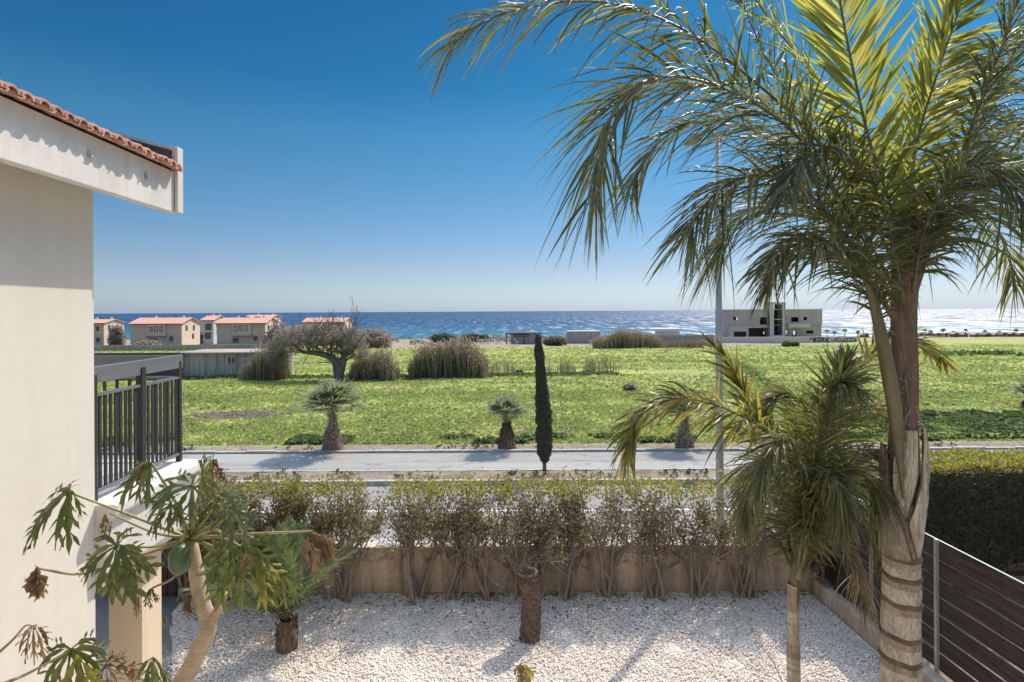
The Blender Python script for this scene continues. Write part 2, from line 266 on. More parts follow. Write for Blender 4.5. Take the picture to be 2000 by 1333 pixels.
def mground():
    m, t, b = nt('field_ground'); g = t.nodes.new('ShaderNodeNewGeometry'); pos = g.outputs['Position']
    sx = t.nodes.new('ShaderNodeSeparateXYZ'); t.links.new(pos, sx.inputs[0])
    n1 = noise(t, .11, 6, .6, pos); n2 = noise(t, .6, 6, .7, pos); n3 = noise(t, 4.5, 6, .75, pos)
    ra = ramp(t, [(.30, (.25, .30, .085)), (.42, (.31, .355, .10)), (.55, (.38, .41, .125)), (.66, (.46, .43, .18))]); t.links.new(n1.outputs[0], ra.inputs[0])
    rb = ramp(t, [(.3, (.55, .62, .6)), (.5, (1, 1, 1)), (.7, (1.25, 1.15, 1.1))]); t.links.new(n2.outputs[0], rb.inputs[0])
    c = mix(t, ra.outputs[0], rb.outputs[0], .8, 'MULTIPLY')
    rc = ramp(t, [(.3, (.6, .62, .55)), (.55, (1, 1, 1)), (.75, (1.2, 1.15, 1.1))]); t.links.new(n3.outputs[0], rc.inputs[0]); c = mix(t, c, rc.outputs[0], .8, 'MULTIPLY')
    # dry brown patches
    n4 = noise(t, .16, 4, .5, pos, (1, 2.2, 1)); r4 = ramp(t, [(.56, (0, 0, 0)), (.68, (1, 1, 1))]); t.links.new(n4.outputs[0], r4.inputs[0]); n5 = noise(t, 6, 4, .7, pos); r5 = ramp(t, [(.4, (0, 0, 0)), (.6, (1, 1, 1))]); t.links.new(n5.outputs[0], r5.inputs[0])
    mm = mix(t, r4.outputs[0], r5.outputs[0], .55, 'MULTIPLY'); c = mix(t, c, (.34, .25, .17), mm)
    def band(lo, hi, wob, sc_):      # 0 below lo, 1 above hi along y, with a ragged edge
        nn = noise(t, sc_, 5, .6, pos); a = t.nodes.new('ShaderNodeMath'); a.operation = 'MULTIPLY_ADD'; t.links.new(nn.outputs[0], a.inputs[0]); a.inputs[1].default_value = wob; t.links.new(sx.outputs[1], a.inputs[2])
        mr = t.nodes.new('ShaderNodeMapRange'); mr.inputs[1].default_value = lo+wob*.5; mr.inputs[2].default_value = hi+wob*.5; t.links.new(a.outputs[0], mr.inputs[0]); return mr.outputs[0]
    dn = noise(t, 3.0, 7, .75, pos); dr = ramp(t, [(.3, (.17, .125, .09)), (.6, (.36, .29, .22)), (.8, (.46, .40, .32))]); t.links.new(dn.outputs[0], dr.inputs[0])
    c = mix(t, dr.outputs[0], c, band(19.3, 19.9, 1.2, .9))
    fn = noise(t, .35, 7, .7, pos); fr = ramp(t, [(.35, (.16, .13, .09)), (.5, (.30, .25, .18)), (.65, (.40, .34, .26)), (.75, (.2, .22, .1))]); t.links.new(fn.outputs[0], fr.inputs[0])
    # the far scrub starts nearer on the left, farther on the right
    mx = t.nodes.new('ShaderNodeMapRange'); mx.inputs[1].default_value = 62; mx.inputs[2].default_value = 80; mx.inputs[3].default_value = 0; mx.inputs[4].default_value = 1; t.links.new(sx.outputs[0], mx.inputs[0])
    fa = mix(t, band(104, 108, 8, .1), band(168, 172, 6, .1), mx.outputs[0])
    c = mix(t, c, fr.outputs[0], fa)
    sn = band(192, 198, 6, .1); c = mix(t, c, (.46, .40, .31), sn)
    t.links.new(c, b.inputs['Base Color']); b.inputs['Roughness'].default_value = .95; b.inputs['Specular IOR Level'].default_value = .15
    bump(t, b, n3.outputs[0], .9, .12); return m
M['ground'] = mground()
def msea():
    m, t, b = nt('sea_water'); g = t.nodes.new('ShaderNodeNewGeometry'); pos = g.outputs['Position']
    n0 = noise(t, .004, 5, .6, pos, (.25, 1, 1)); r = ramp(t, [(.3, (.003, .030, .09)), (.7, (.006, .05, .12))]); t.links.new(n0.outputs[0], r.inputs[0])
    sx = t.nodes.new('ShaderNodeSeparateXYZ'); t.links.new(pos, sx.inputs[0])
    mr = t.nodes.new('ShaderNodeMapRange'); mr.inputs[1].default_value = 215; mr.inputs[2].default_value = 420; t.links.new(sx.outputs[1], mr.inputs[0])
    c = mix(t, (.02, .12, .17), r.outputs[0], mr.outputs[0])
    t.links.new(c, b.inputs['Base Color']); b.inputs['IOR'].default_value = 1.33; b.inputs['Specular IOR Level'].default_value = .3
    # wave facets: slopes taken straight from noise, in gusts of rougher and calmer water
    n1 = noise(t, .45, 3, .6, pos, (.8, 1, 1)); g3 = noise(t, .08, 7, .7, pos, (1, .12, 1)); n4 = noise(t, .006, 4, .6, pos, (.12, 1, 1))
    gr = ramp(t, [(.36, (.3,)*3), (.50, (.55,)*3), (.62, (.9,)*3)]); t.links.new(g3.outputs[0], gr.inputs[0]); g4 = ramp(t, [(.35, (.7,)*3), (.65, (1.15,)*3)]); t.links.new(n4.outputs[0], g4.inputs[0])
    def vm(op, a_, b_):
        v = t.nodes.new('ShaderNodeVectorMath'); v.operation = op
        for i_, q in enumerate((a_, b_)):
            if q is None: continue
            if hasattr(q, 'is_output'): t.links.new(q, v.inputs[i_])
            else: v.inputs[i_].default_value = q
        return v.outputs[0]
    sl = vm('SUBTRACT', n1.outputs[1], (.5, .5, .5)); sl = vm('MULTIPLY', sl, (1.7, 1.7, 0)); sl = vm('MULTIPLY', sl, mix(t, gr.outputs[0], g4.outputs[0], 1.0, 'MULTIPLY'))
    nv = vm('NORMALIZE', vm('ADD', sl, (0, 0, 1)), None); t.links.new(nv, b.inputs['Normal']); rr = ramp(t, [(.38, (.30,)*3), (.5, (.44,)*3), (.62, (.55,)*3)]); t.links.new(g3.outputs[0], rr.inputs[0]); t.links.new(rr.outputs[0], b.inputs['Roughness'])
    gl = t.nodes.new('ShaderNodeBsdfGlossy'); gl.distribution = 'BECKMANN'; gl.inputs['Roughness'].default_value = .545; gl.inputs['Color'].default_value = (1, 1, 1, 1)
    gm = noise(t, .22, 7, .75, pos, (1, .10, 1)); gk = ramp(t, [(.48, (.002,)*3), (.54, (.05,)*3), (.61, (.62,)*3)]); t.links.new(gm.outputs[0], gk.inputs[0])
    mxs = t.nodes.new('ShaderNodeMixShader'); t.links.new(gk.outputs[0], mxs.inputs[0]); t.links.new(b.outputs[0], mxs.inputs[1]); t.links.new(gl.outputs[0], mxs.inputs[2]); t.links.new(mxs.outputs[0], t.nodes['Material Output'].inputs[0])
    return m
M['sea'] = msea()
# ------------------------------------------------------------------ setting
KP = np.array([(-40, 0), (22, 0), (60, -.9), (100, -2.0), (150, -3.6), (200, -4.9), (206, -5.4), (240, -9)])
def zg(y): return np.interp(y, KP[:, 0], KP[:, 1])
def vnoise(x, y, s, seed=0):
    x = x/s; y = y/s; xi = np.floor(x); yi = np.floor(y); xf = x-xi; yf = y-yi; u = xf*xf*(3-2*xf); v = yf*yf*(3-2*yf)
    def h(a, b): q = np.sin(a*127.1+b*311.7+seed*74.7)*43758.5453; return q-np.floor(q)
    return (h(xi, yi)*(1-u)+h(xi+1, yi)*u)*(1-v)+(h(xi, yi+1)*(1-u)+h(xi+1, yi+1)*u)*v
def ground_z(x, y):
    k = np.clip((y-19.6)/2, 0, 1)
    return zg(y)-.03+k*((vnoise(x, y, 2.1, 1)-.3)*.10+(vnoise(x, y, .8, 2)-.3)*.05+(vnoise(x, y, 9, 3)-.5)*.25*np.clip((y-20)/20, 0, 1))
def grid(xs, ys, zf, name, mat, **kw):
    X, Y = np.meshgrid(xs, ys); Z = zf(X, Y); v = np.stack([X, Y, Z], -1).reshape(-1, 3); nx = len(xs)
    i = np.arange(len(ys)-1)[:, None]*nx+np.arange(nx-1)[None, :]; i = i.ravel(); f = np.stack([i, i+1, i+nx+1, i+nx], 1)
    return MB().add(v, f).build(name, mat, org=(0, 0, 0), smooth=True, **kw)
ys = np.concatenate([[-40, -10, 8, 18.0], np.arange(18.6, 40, .33), 40*np.exp(np.linspace(0, math.log(6), 120))])
xs = np.concatenate([-np.exp(np.linspace(math.log(300), math.log(24), 70)), np.arange(-23.5, 40, .45), np.exp(np.linspace(math.log(40.5), math.log(330), 70))])
grid(xs, ys, ground_z, 'ground', M['ground'], kind='structure')
grid(np.linspace(-90000, 90000, 3), np.array([196, 600, 90000.]), lambda x, y: x*0-5.0, 'sea', M['sea'], kind='structure')
def sheet(name, x0, x1, y0, y1, z, mat, d=.06):
    return MB().box((x0, y0, z-d), (x1, y1, z)).build(name, mat, kind='structure')
sheet('gravel_bed', -5.05, 5.15, -3, 9.2, 0, M['gravelbed'])
sheet('patio_floor', -14, -5.052, -3, 9.2, .02, M['patio'])
MB().add([(-5.06, 9.2, .024), (-5.06, -3, .024), (-2.9, -3, .024), (-3.75, 6.55, .024), (-4.9, 8.6, .024)], [(0, 1, 2, 3, 4)]).build('patio_path', M['patio'], kind='structure')
sheet('neighbour_garden_ground', 5.302, 16, -3, 9.2, 0, M['dirt'])
sheet('pavement', -60, 60, 9.402, 11.0, .13, M['pavement'], .2)
sheet('road', -120, 120, 11.0, 14.85, .02, M['asphalt'])
MB().box((-120, 12.9, .0205), (120, 13.0, .0245)).build('road_marking', M['paint'], kind='structure')
mb = MB(); x = -60
while x < 60: mb.box((x, 14.85, 0), (x+.99, 15.0, .14)); mb.box((x, 11.001, -.05), (x+.99, 11.12, .134)); mb.box((x, 15.86, 0), (x+.99, 15.95, .13)); x += 1
mb.build('kerb', M['kerb'], kind='structure')
grid(np.arange(-60, 60, .2), np.linspace(15.001, 15.859, 6), lambda x, y: .11+(vnoise(x, y, .3, 4)-.4)*.05, 'verge', M['dirt'], kind='structure')
sheet('side_road', -120, 120, 15.95, 18.25, .03, M['asphalt2'])
mb = MB(); x = -60
while x < 60:
    mb.box((x, 18.25, 0), (x+.98, 18.40, .10+.01*math.sin(x*3))); x += 1
mb.build('kerb', M['kerb'], kind='structure')
# garden walls
t = thing('garden_wall', 'long low tan rendered wall behind the hedge stems at the back of the gravel', 'wall', (0, 9.3, 0))
X, = [np.arange(-9, 9.01, .25)]
mb = MB()
for a, b_ in zip(X[:-1], X[1:]):
    h0 = .74+.012*math.sin(a*5); mb.box((a, 9.2, -.05), (b_, 9.4, .74))
mb = MB().box((-9, 9.2, -.05), (5.33, 9.4, .74)); mb.build('wall_body', M['tan'], t)
mb = MB(); x = -9
while x < 5.3:
    L = R.uniform(.7, 1.3); mb.box((x, 9.19+R.uniform(-.005, .005), .741), (min(x+L, 5.33)-.01, 9.41, .765+R.uniform(-.008, .01))); x += L
bevel(mb.build('coping', M['coping'], t), .008)
tag(bevel(MB().box((5.16, 2, -.05), (5.30, 9.1, .26)).build('low_kerb_wall', M['tan']), .02), 'low tan rendered plinth along the right edge of the gravel, under the slatted fence', 'wall')
tag(MB().box((5.34, 9.6, -.05), (14, 9.8, .72)).build('boundary_wall', M['tan']), 'short stretch of orange-tan wall behind the dense hedge on the right', 'wall')
# brown gate at left
t = thing('wooden_gate', 'dark brown vertical board gate behind the pillar, left end of the tan wall', 'gate', (-5.6, 9.1, 0))
mb = MB()
for i in range(9): mb.box((-6.25+i*.14, 9.12, .05), (-6.25+i*.14+.13, 9.155, 1.3))
mb.build('board_panel', M['brownwood'], t); MB().box((-6.25, 9.156, .25), (-5.0, 9.185, .35)).box((-6.25, 9.156, 1.0), (-5.0, 9.185, 1.1)).build('rail', M['brownwood'], t)
# ------------------------------------------------------------------ gravel and grass
def islands(centers, base_v, base_f, scale, rotz=None, jitter=None, squash=None):
    n = len(centers); k = len(base_v); v = np.repeat(base_v[None], n, 0)
    if squash is not None: v = v*squash[:, None, :]
    if jitter is not None: v = v*(1+rng.uniform(-jitter, jitter, (n, k, 1)))
    if rotz is not None:
        c, s_ = np.cos(rotz)[:, None], np.sin(rotz)[:, None]; v = np.stack([v[..., 0]*c-v[..., 1]*s_, v[..., 0]*s_+v[..., 1]*c, v[..., 2]], -1)
    v = v*np.asarray(scale).reshape(-1, 1, 1)+centers[:, None, :]
    f = (base_f[None]+np.arange(n)[:, None, None]*k).reshape(-1, base_f.shape[1]); return v.reshape(-1, 3), f
OV = np.array([(1, 0, 0), (0, 1, 0), (-1, 0, 0), (0, -1, 0), (0, 0, 1), (0, 0, -1), (.75, .75, .35), (-.75, .75, .35), (-.75, -.75, .35), (.75, -.75, .35)], float)
OF = np.array([(0, 6, 4), (6, 1, 4), (1, 7, 4), (7, 2, 4), (2, 8, 4), (8, 3, 4), (3, 9, 4), (9, 0, 4), (0, 1, 6), (1, 2, 7), (2, 3, 8), (3, 0, 9), (0, 5, 1), (1, 5, 2), (2, 5, 3), (3, 5, 0)])
n = 88000; c = np.stack([rng.uniform(-4.9, 5.13, n), 9.18-3.1*rng.random(n)**1.05, np.zeros(n)], -1)
keep = c[:, 0] > np.interp(c[:, 1], [5.5, 6.5, 8.6, 9.2], [-3.65, -3.78, -4.92, -5.0]); c = c[keep]; n = len(c)
c[:, 2] = rng.uniform(.0, .012, n)+(vnoise(c[:, 0], c[:, 1], .35, 8)-.3)*.03
v, f = islands(c, OV, OF, rng.uniform(.008, .0145, n), rng.uniform(0, 6.3, n), .15, np.stack([rng.uniform(.9, 1.25, n), np.ones(n), rng.uniform(.5, .8, n)], -1))
MB().add(v, f).build('gravel', M['pebble'], org=(0, 8, 0), smooth=True, kind='stuff')
def tufts(c, size, nb=6, h=.7, spread=1.0):
    """leafy ground tufts: nb folded leaf triangles per centre"""
    n = len(c); V = []
    a = rng.uniform(0, 6.283, (n, nb)); r = rng.uniform(.4, 1, (n, nb))*size[:, None]; hh = rng.uniform(.35, 1, (n, nb))*size[:, None]*h
    wv = rng.uniform(.16, .34, (n, nb))*size[:, None]
    d = np.stack([np.cos(a), np.sin(a), a*0], -1); s_ = np.stack([-np.sin(a), np.cos(a), a*0], -1); o = c[:, None, :]+d*r[..., None]*rng.uniform(0, .5*spread, (n, nb, 1))
    tip = o+d*r[..., None]*spread; tip[..., 2] += hh*rng.uniform(.2, 1, (n, nb)); mid = o+d*r[..., None]*.5; mid[..., 2] += hh
    v = np.stack([o, mid-s_*wv[..., None], tip, mid+s_*wv[..., None]], 2).reshape(-1, 3); k = np.arange(n*nb)*4
    return v, np.stack([k, k+1, k+2, k+3], 1)
def scatter(n, y0, y1, power=1.0, right=.98, left=-.80):
    y = y0+(y1-y0)*rng.random(n)**power; x = y*rng.uniform(left, right, n); return x, y
mb = MB()
for (n, y0, y1, s0, s1, pw) in ((42000, 19.7, 34, .045, .11, 1.2), (34000, 30, 62, .07, .17, 1.0), (15000, 58, 104, .12, .28, 1.0)):
    x, y = scatter(n, y0, y1, pw); p = vnoise(x, y, 1.6, 5); k = (p > .04) & ((y < 44) | (y > 49) | (x > 18)); x, y, p = x[k], y[k], p[k]
    v, f = tufts(np.stack([x, y, ground_z(x, y)], -1), (s0+(s1-s0)*rng.random(len(x)))*(.6+.8*p), 6, .75); mb.add(v, f, 0)
x, y = scatter(2600, 19.6, 60, 1.2); k = vnoise(x, y*2.2, 1.7, 9) > .70; x, y = x[k], y[k]
v, f = tufts(np.stack([x, y, ground_z(x, y)], -1), rng.uniform(.08, .2, len(x)), 8, .7, .8); mb.add(v, f, 1)
x = rng.uniform(-14, 20, 3000); y = 19.8+rng.random(3000)**2*1.0; k = vnoise(x, y*1.5, 1.1, 12) > .62; x, y = x[k], y[k]
v, f = tufts(np.stack([x, y, ground_z(x, y)], -1), rng.uniform(.08, .2, len(x)), 9, 1.0); mb.add(v, f, 1)
# bank of weeds on the right
x = rng.uniform(14.8, 24, 5200); y = rng.uniform(20.2, 24.5, 5200); k = vnoise(x, y, .9, 13) > .42; x, y = x[k], y[k]
v, f = tufts(np.stack([x, y, ground_z(x, y)+.1*vnoise(x, y, .9, 13)], -1), rng.uniform(.1, .26, len(x)), 8, 1.0); mb.add(v, f, (1))
x = rng.uniform(14.5, 24, 3000); y = rng.uniform(20, 24.5, 3000); v, f = tufts(np.stack([x, y, ground_z(x, y)], -1), rng.uniform(.1, .24, 3000), 8, 1.0); mb.add(v, f, 0)
# ditch of dark weeds running away through the field
q = rng.random(420); x = 17+q*9+rng.normal(0, .35, 420); y = 34+q*26+rng.normal(0, .6, 420); v, f = tufts(np.stack([x, y, ground_z(x, y)], -1), rng.uniform(.08, .22, 420), 7, .7); mb.add(v, f, 1)
x = rng.uniform(52, 92, 2200); y = 73+(x-52)*-.17+rng.normal(0, 2.4, 2200); k = vnoise(x, y, 5, 3) > .4; x, y = x[k], y[k]; v, f = tufts(np.stack([x, y, ground_z(x, y)], -1), rng.uniform(.25, .7, len(x)), 8, .9); mb.add(v, f, 1)
# darker ragged line where the reeds stand
x = rng.uniform(-34, 10, 1700); y = 44.5+rng.normal(0, .7, 1700); v, f = tufts(np.stack([x, y, ground_z(x, y)], -1), rng.uniform(.1, .28, 1700), 8, 1); mb.add(v, f, 1)
n = 4200; x, y = scatter(n, 20.2, 50, 1.1); k = vnoise(x, y*2.4, 2.6, 31) > .70; x, y = x[k], y[k]; v, f = tufts(np.stack([x, y, ground_z(x, y)], -1), rng.uniform(.06, .16, len(x)), 7, .8); mb.add(v, f, 2)
x = rng.normal(-11.6, 1.0, 500); y = rng.normal(25.6, .5, 500); v, f = tufts(np.stack([x, y, ground_z(x, y)], -1), rng.uniform(.06, .16, 500), 7, .8); mb.add(v, f, 2)
mb.build('grass', [M['weed'], M['weeddark'], M['scrubdry']], org=(0, 20, 0), kind='stuff')
x = rng.uniform(-16, 20, 1500); y = rng.choice([15.1, 15.5, 18.6, 19.1], 1500)+rng.normal(0, .12, 1500); k = (vnoise(x, y, .8, 21) > .62) & (y > 15.03); x, y = x[k], y[k]
v, f = tufts(np.stack([x, y, np.where(y < 16, .12, ground_z(x, y))], -1), rng.uniform(.04, .11, len(x)), 6, 1.3); MB().add(v, f).build('verge_weeds', M['scrub'], org=(0, 15, 0), kind='stuff')
x = rng.uniform(-12, 20, 1200); y = rng.uniform(18.5, 20.0, 1200)
v, f = islands(np.stack([x, y, ground_z(x, y)+.005], -1), OV, OF, rng.uniform(.01, .045, 1200), rng.uniform(0, 6.3, 1200), .3, np.ones((1200, 3))*np.array((1.1, .9, .6)))
MB().add(v, f).build('verge_rubble', M['kerb'], org=(0, 19, 0), kind='stuff')
n = 520; x = rng.uniform(-4.6, 5.0, n); y = 9.1-np.abs(rng.normal(0, .5, n)); k = x > np.interp(y, [5.5, 6.5, 8.6, 9.2], [-3.6, -3.7, -4.8, -4.9]); x, y = x[k], y[k]; n = len(x)
v, f = islands(np.stack([x, y, np.full(n, .028)], -1), OV*np.array((1, .45, .18)), OF, rng.uniform(.012, .032, n), rng.uniform(0, 6.3, n), .3)
MB().add(v, f).build('fallen_leaves', M['papdry'], org=(0, 9, 0), kind='stuff')
n = 900; x = rng.uniform(-5, 5.1, n); y = 9.19-np.abs(rng.normal(0, .10, n)); v, f = islands(np.stack([x, y, np.full(n, .01)], -1), OV*np.array((1, 1, .5)), OF, rng.uniform(.01, .03, n), rng.uniform(0, 6.3, n), .4)
MB().add(v, f).build('soil_crumbs', M['dirt'], org=(0, 9.1, 0), kind='stuff')
# far scrub along the shore
def cards(c, size, asp=.5, up=0.0):
    n = len(c); d = nrm(rng.normal(size=(n, 3))+np.array((0, 0, up))); a = nrm(np.cross(d, rng.normal(size=(n, 3)))); s_ = np.asarray(size).reshape(-1, 1)*np.ones((n, 1)); nn = np.cross(d, a)
    b0 = c-d*s_; b1 = c+d*s_; l = c-a*s_*asp+nn*s_*.15; r = c+a*s_*asp+nn*s_*.15
    v = np.stack([b0, l, b1, r], 1).reshape(-1, 3); k = np.arange(n)*4; return v, np.stack([k, k+1, k+2, k+3], 1)
def blob(center, rad, n, surf=.5):
    d = nrm(rng.normal(size=(n, 3))); r = (surf+(1-surf)*rng.random(n))**.5; p = center+d*r[:, None]*rad
    lump = .75+.5*vnoise(d[:, 0]*3+center[0], d[:, 1]*3+d[:, 2]*4+center[1], .7, 3); p = center+(p-center)*lump[:, None]; return p
mb = MB()
for i in range(150):
    x = R.uniform(-62, 66); y = R.uniform(128, 192); s_ = R.uniform(.6, 1.6)
    p = blob(np.array((x, y, zg(y)+s_*.3)), np.array((s_*2.2, s_*1.4, s_*.8)), 130); v, f = cards(p, rng.uniform(.14, .3, len(p))); mb.add(v, f, i % 3 == 0)
mb.build('shore_scrub', [M['scrub'], M['scrubdry']], org=(0, 150, zg(150)), kind='stuff')
# ------------------------------------------------------------------ neighbouring house on the left
XW = -3.20
t = thing('neighbour_house', 'cream rendered house filling the left edge, with tiled eave and railed balcony', 'house', (XW-2, 3, 0))
MB().box((-9, -3, 0), (XW, 4.53, 5.80)).build('wall', M['wall'], t)
fa = MB().box((-2.91, -3, 5.50), (-2.83, 5.10, 5.866)).box((-3.6, -3, 5.81), (-2.912, 4.9, 5.86)).build('fascia', M['fascia'], t)
bevel(fa, .006)
bevel(MB().box((-2.826, 5.03, 5.50), (-2.795, 5.12, 6.09)).build('end_parapet', M['fascia'], t), .006)
for yb in (3.05, 3.95, 4.6): MB().box((-2.829, yb, 5.70), (-2.80, yb+.05, 5.715)).box((-2.829, yb, 5.716), (-2.815, yb+.012, 5.75)).build('bracket', M['kerb'], t)
# roof: pitched membrane + barrel tiles, eave edge overhanging the fascia
rf = MB(); sl = .30
for (xa, xb) in ((-2.83, -9),):
    rf.add([(xa, -3, 5.87), (xa, 5.02, 5.87), (xb, 5.02, 5.87-sl*(xb-xa)), (xb, -3, 5.87-sl*(xb-xa))], [(0, 1, 2, 3)])
rf = rf.build('roof', M['darkfelt'], t)
# sloping gable coping
MB().add([(-2.84, 5.005, 5.875), (-2.84, 5.02, 5.875), (-9, 5.02, 5.875+sl*.9*6.2), (-9, 5.005, 5.875+sl*.9*6.2), (-2.84, 5.005, 6.05), (-2.84, 5.02, 6.05), (-9, 5.02, 6.05+sl*.9*6.2), (-9, 5.005, 6.05+sl*.9*6.2)], [(0, 3, 2, 1), (4, 5, 6, 7), (0, 1, 5, 4), (1, 2, 6, 5), (2, 3, 7, 6), (3, 0, 4, 7)]).build('upstand', M['darkfelt'], t)
MB().add([(-2.828, 5.025, 5.78), (-2.828, 5.11, 5.78), (-9, 5.11, 5.78+sl*.9*6.2), (-9, 5.025, 5.78+sl*.9*6.2), (-2.828, 5.025, 6.08), (-2.828, 5.11, 6.08), (-9, 5.11, 6.08+sl*.9*6.2), (-9, 5.025, 6.08+sl*.9*6.2)], [(0, 3, 2, 1), (4, 5, 6, 7), (0, 1, 5, 4), (1, 2, 6, 5), (2, 3, 7, 6), (3, 0, 4, 7)]).build('gable_coping', M['fascia'], t)
mb = MB(); y = -3.0; pitch = .115; k = 0
def arch(y, r, up, x0, x1, z0, z1, th=.014):
    th_ = np.linspace(0, math.pi, 7); ro = []
    for (xx, zz) in ((x0, z0), (x1, z1)):
        for rr in (r, r-th): ro.append(np.stack([np.full(7, xx), y+rr*np.cos(th_), zz+up*rr*np.sin(th_)*.9], -1))
    v = np.vstack(ro); f = []
    for i in range(6): f += [(i, i+1, 14+i+1, 14+i), (7+i, 21+i, 21+i+1, 7+i+1), (i, 7+i, 7+i+1, i+1), (14+i, 14+i+1, 21+i+1, 21+i)]
    f += [(0, 14, 21, 7), (6, 13, 27, 20)]
    mb.add(v, f)
while y < 5.02:
    j = R.uniform(-.012, .012)
    arch(y, .048, 1, -2.72+j, -3.0, 5.868, 5.953); arch(y+pitch/2, .045, -.75, -2.73+j, -3.0, 5.88, 5.963); y += pitch
mb.build('roof_tiles', M['terracotta'], rf, smooth=False)
# balcony
sb = MB()
prof = [(-3.03, 3.06), (-3.03, 2.97), (-3.10, 2.93), (-3.12, 2.46), (-3.36, 2.24), (-3.9, 2.24), (-3.9, 2.36), (-6, 2.36), (-6, 3.06)]
sb.prism(prof, 4.531, 5.96)
bevel(sb.build('balcony_slab', M['slabwhite'], t), .02, 3)
MB().box((-3.70, 5.42, 0), (-3.38, 5.74, 2.24)).build('pillar', M['column'], t)
MB().box((-6.3, 4.531, 0), (-6.02, 6.1, 2.27)).build('porch_wall', M['column'], t)
rl = MB(); XR = -3.26; YE = 5.86
for yy in (4.60, YE): rl.box((XR-.022, yy-.022, 3.06), (XR+.022, yy+.022, 4.10))
rl.box((XR-.03, 5.20, 3.06), (XR+.03, 5.26, 4.10)); rail = rl.build('railing', M['railmetal'], t)
bevel(MB().box((XR-.03, 4.535, 4.03), (XR+.02, YE+.05, 4.165)).box((-6, YE+.01, 4.035), (XR-.031, YE+.05, 4.16)).build('top_plank', M['railtop'], rail), .004)
MB().box((XR-.02, 4.535, 3.92), (XR+.02, YE-.03, 3.945)).box((-6, YE-.02, 3.92), (XR-.031, YE+.02, 3.945)).build('handrail', M['railtop'], rail)
MB().box((XR-.02, 4.535, 3.13), (XR+.02, YE-.03, 3.155)).box((-6, YE-.02, 3.13), (XR-.031, YE+.02, 3.155)).build('bottom_rail', M['railtop'], rail)
for i in range(18):
    yy = 4.68+i*.066
    if abs(yy-5.23) < .045 or yy > YE-.05: continue
    MB().box((XR-.006, yy-.016, 3.156), (XR+.006, yy+.016, 3.919)).build('baluster', M['railmetal'], rail)
for i in range(20):
    xx = XR-.12-i*.13; MB().box((xx-.016, YE-.006, 3.156), (xx+.016, YE+.006, 3.919)).build('baluster', M['railmetal'], rail)
# the house whose balcony the picture is taken from, behind the viewer
t = thing('own_house', 'cream rendered house behind the viewpoint, its sunlit front facing the sea', 'house', (3, -3, 0))
MB().box((-2.6, -6, 0), (9, -1.5, 6.4)).build('wall', M['wall'], t); MB().box((-2.6, -1.499, 2.9), (5.2, -.35, 3.12)).build('balcony_slab', M['slabwhite'], t)
MB().box((-2.9, -6.2, 6.401), (9.3, -.9, 6.6)).build('roof', M['terracotta'], t)
for wx in (1.9, 5.4): wo = MB().box((wx, -1.499, 3.2), (wx+1.6, -1.45, 5.3)).build('window', M['frame'], t); MB().box((wx+.08, -1.449, 3.28), (wx+1.52, -1.43, 5.22)).build('pane', M['glass'], wo)
# ------------------------------------------------------------------ fence on the right
t = thing('slatted_fence', 'dark brown horizontal board fence on grey metal posts along the right of the gravel', 'fence', (5.36, 6, 0))
for i in range(7):
    z0 = .27+i*.222; mb = MB(); y = 1.2
    while y < 9.15:
        y1 = min(y+2.36, 9.15); j = R.uniform(-.004, .004)
        tl = R.uniform(-.004, .004)
        mb.box((5.345+j, y, z0+tl), (5.359+j, y1-.004, z0+.200+tl)); y = y1
    bevel(mb.build('board', M['fencewood'], t), .003)
yy = 9.09; k = 0
while yy > 1.5:
    MB().box((5.305, yy-.02, 0), (5.340, yy+.02, 1.835)).build('post', M['fencetop'], t); yy -= 1.165
MB().box((5.341, 1.2, 1.822), (5.363, 9.15, 1.828)).build('cap_strip', M['fencetop'], t)
# ------------------------------------------------------------------ street lamp
t = thing('street_lamp', 'tall grey steel street lamp rising behind the hedge, upper half among palm fronds', 'street lamp', (4.22, 10.45, .13))
mb = MB().tube([(4.22, 10.45, .13), (4.22, 10.45, 4), (4.22, 10.45, 7.9)], [.075, .058, .042], 14); mb.build('pole', M['steel'], t, smooth=True)
bevel(MB().box((4.08, 10.31, .132), (4.36, 10.59, .16)).build('base_plate', M['steel'], t), .006)
MB().tube([(4.22, 10.45, 7.8), (4.22, 10.8, 8.05), (4.22, 11.5, 8.15)], [.035, .03, .03], 8).build('arm', M['steel'], t, smooth=True)
hd = MB().box((4.10, 11.4, 8.12), (4.34, 12.05, 8.21)).build('lamp_head', M['steel'], t); bevel(hd, .03)
MB().box((4.13, 11.5, 8.105), (4.31, 12.0, 8.119)).build('lens', M['glass'], hd)
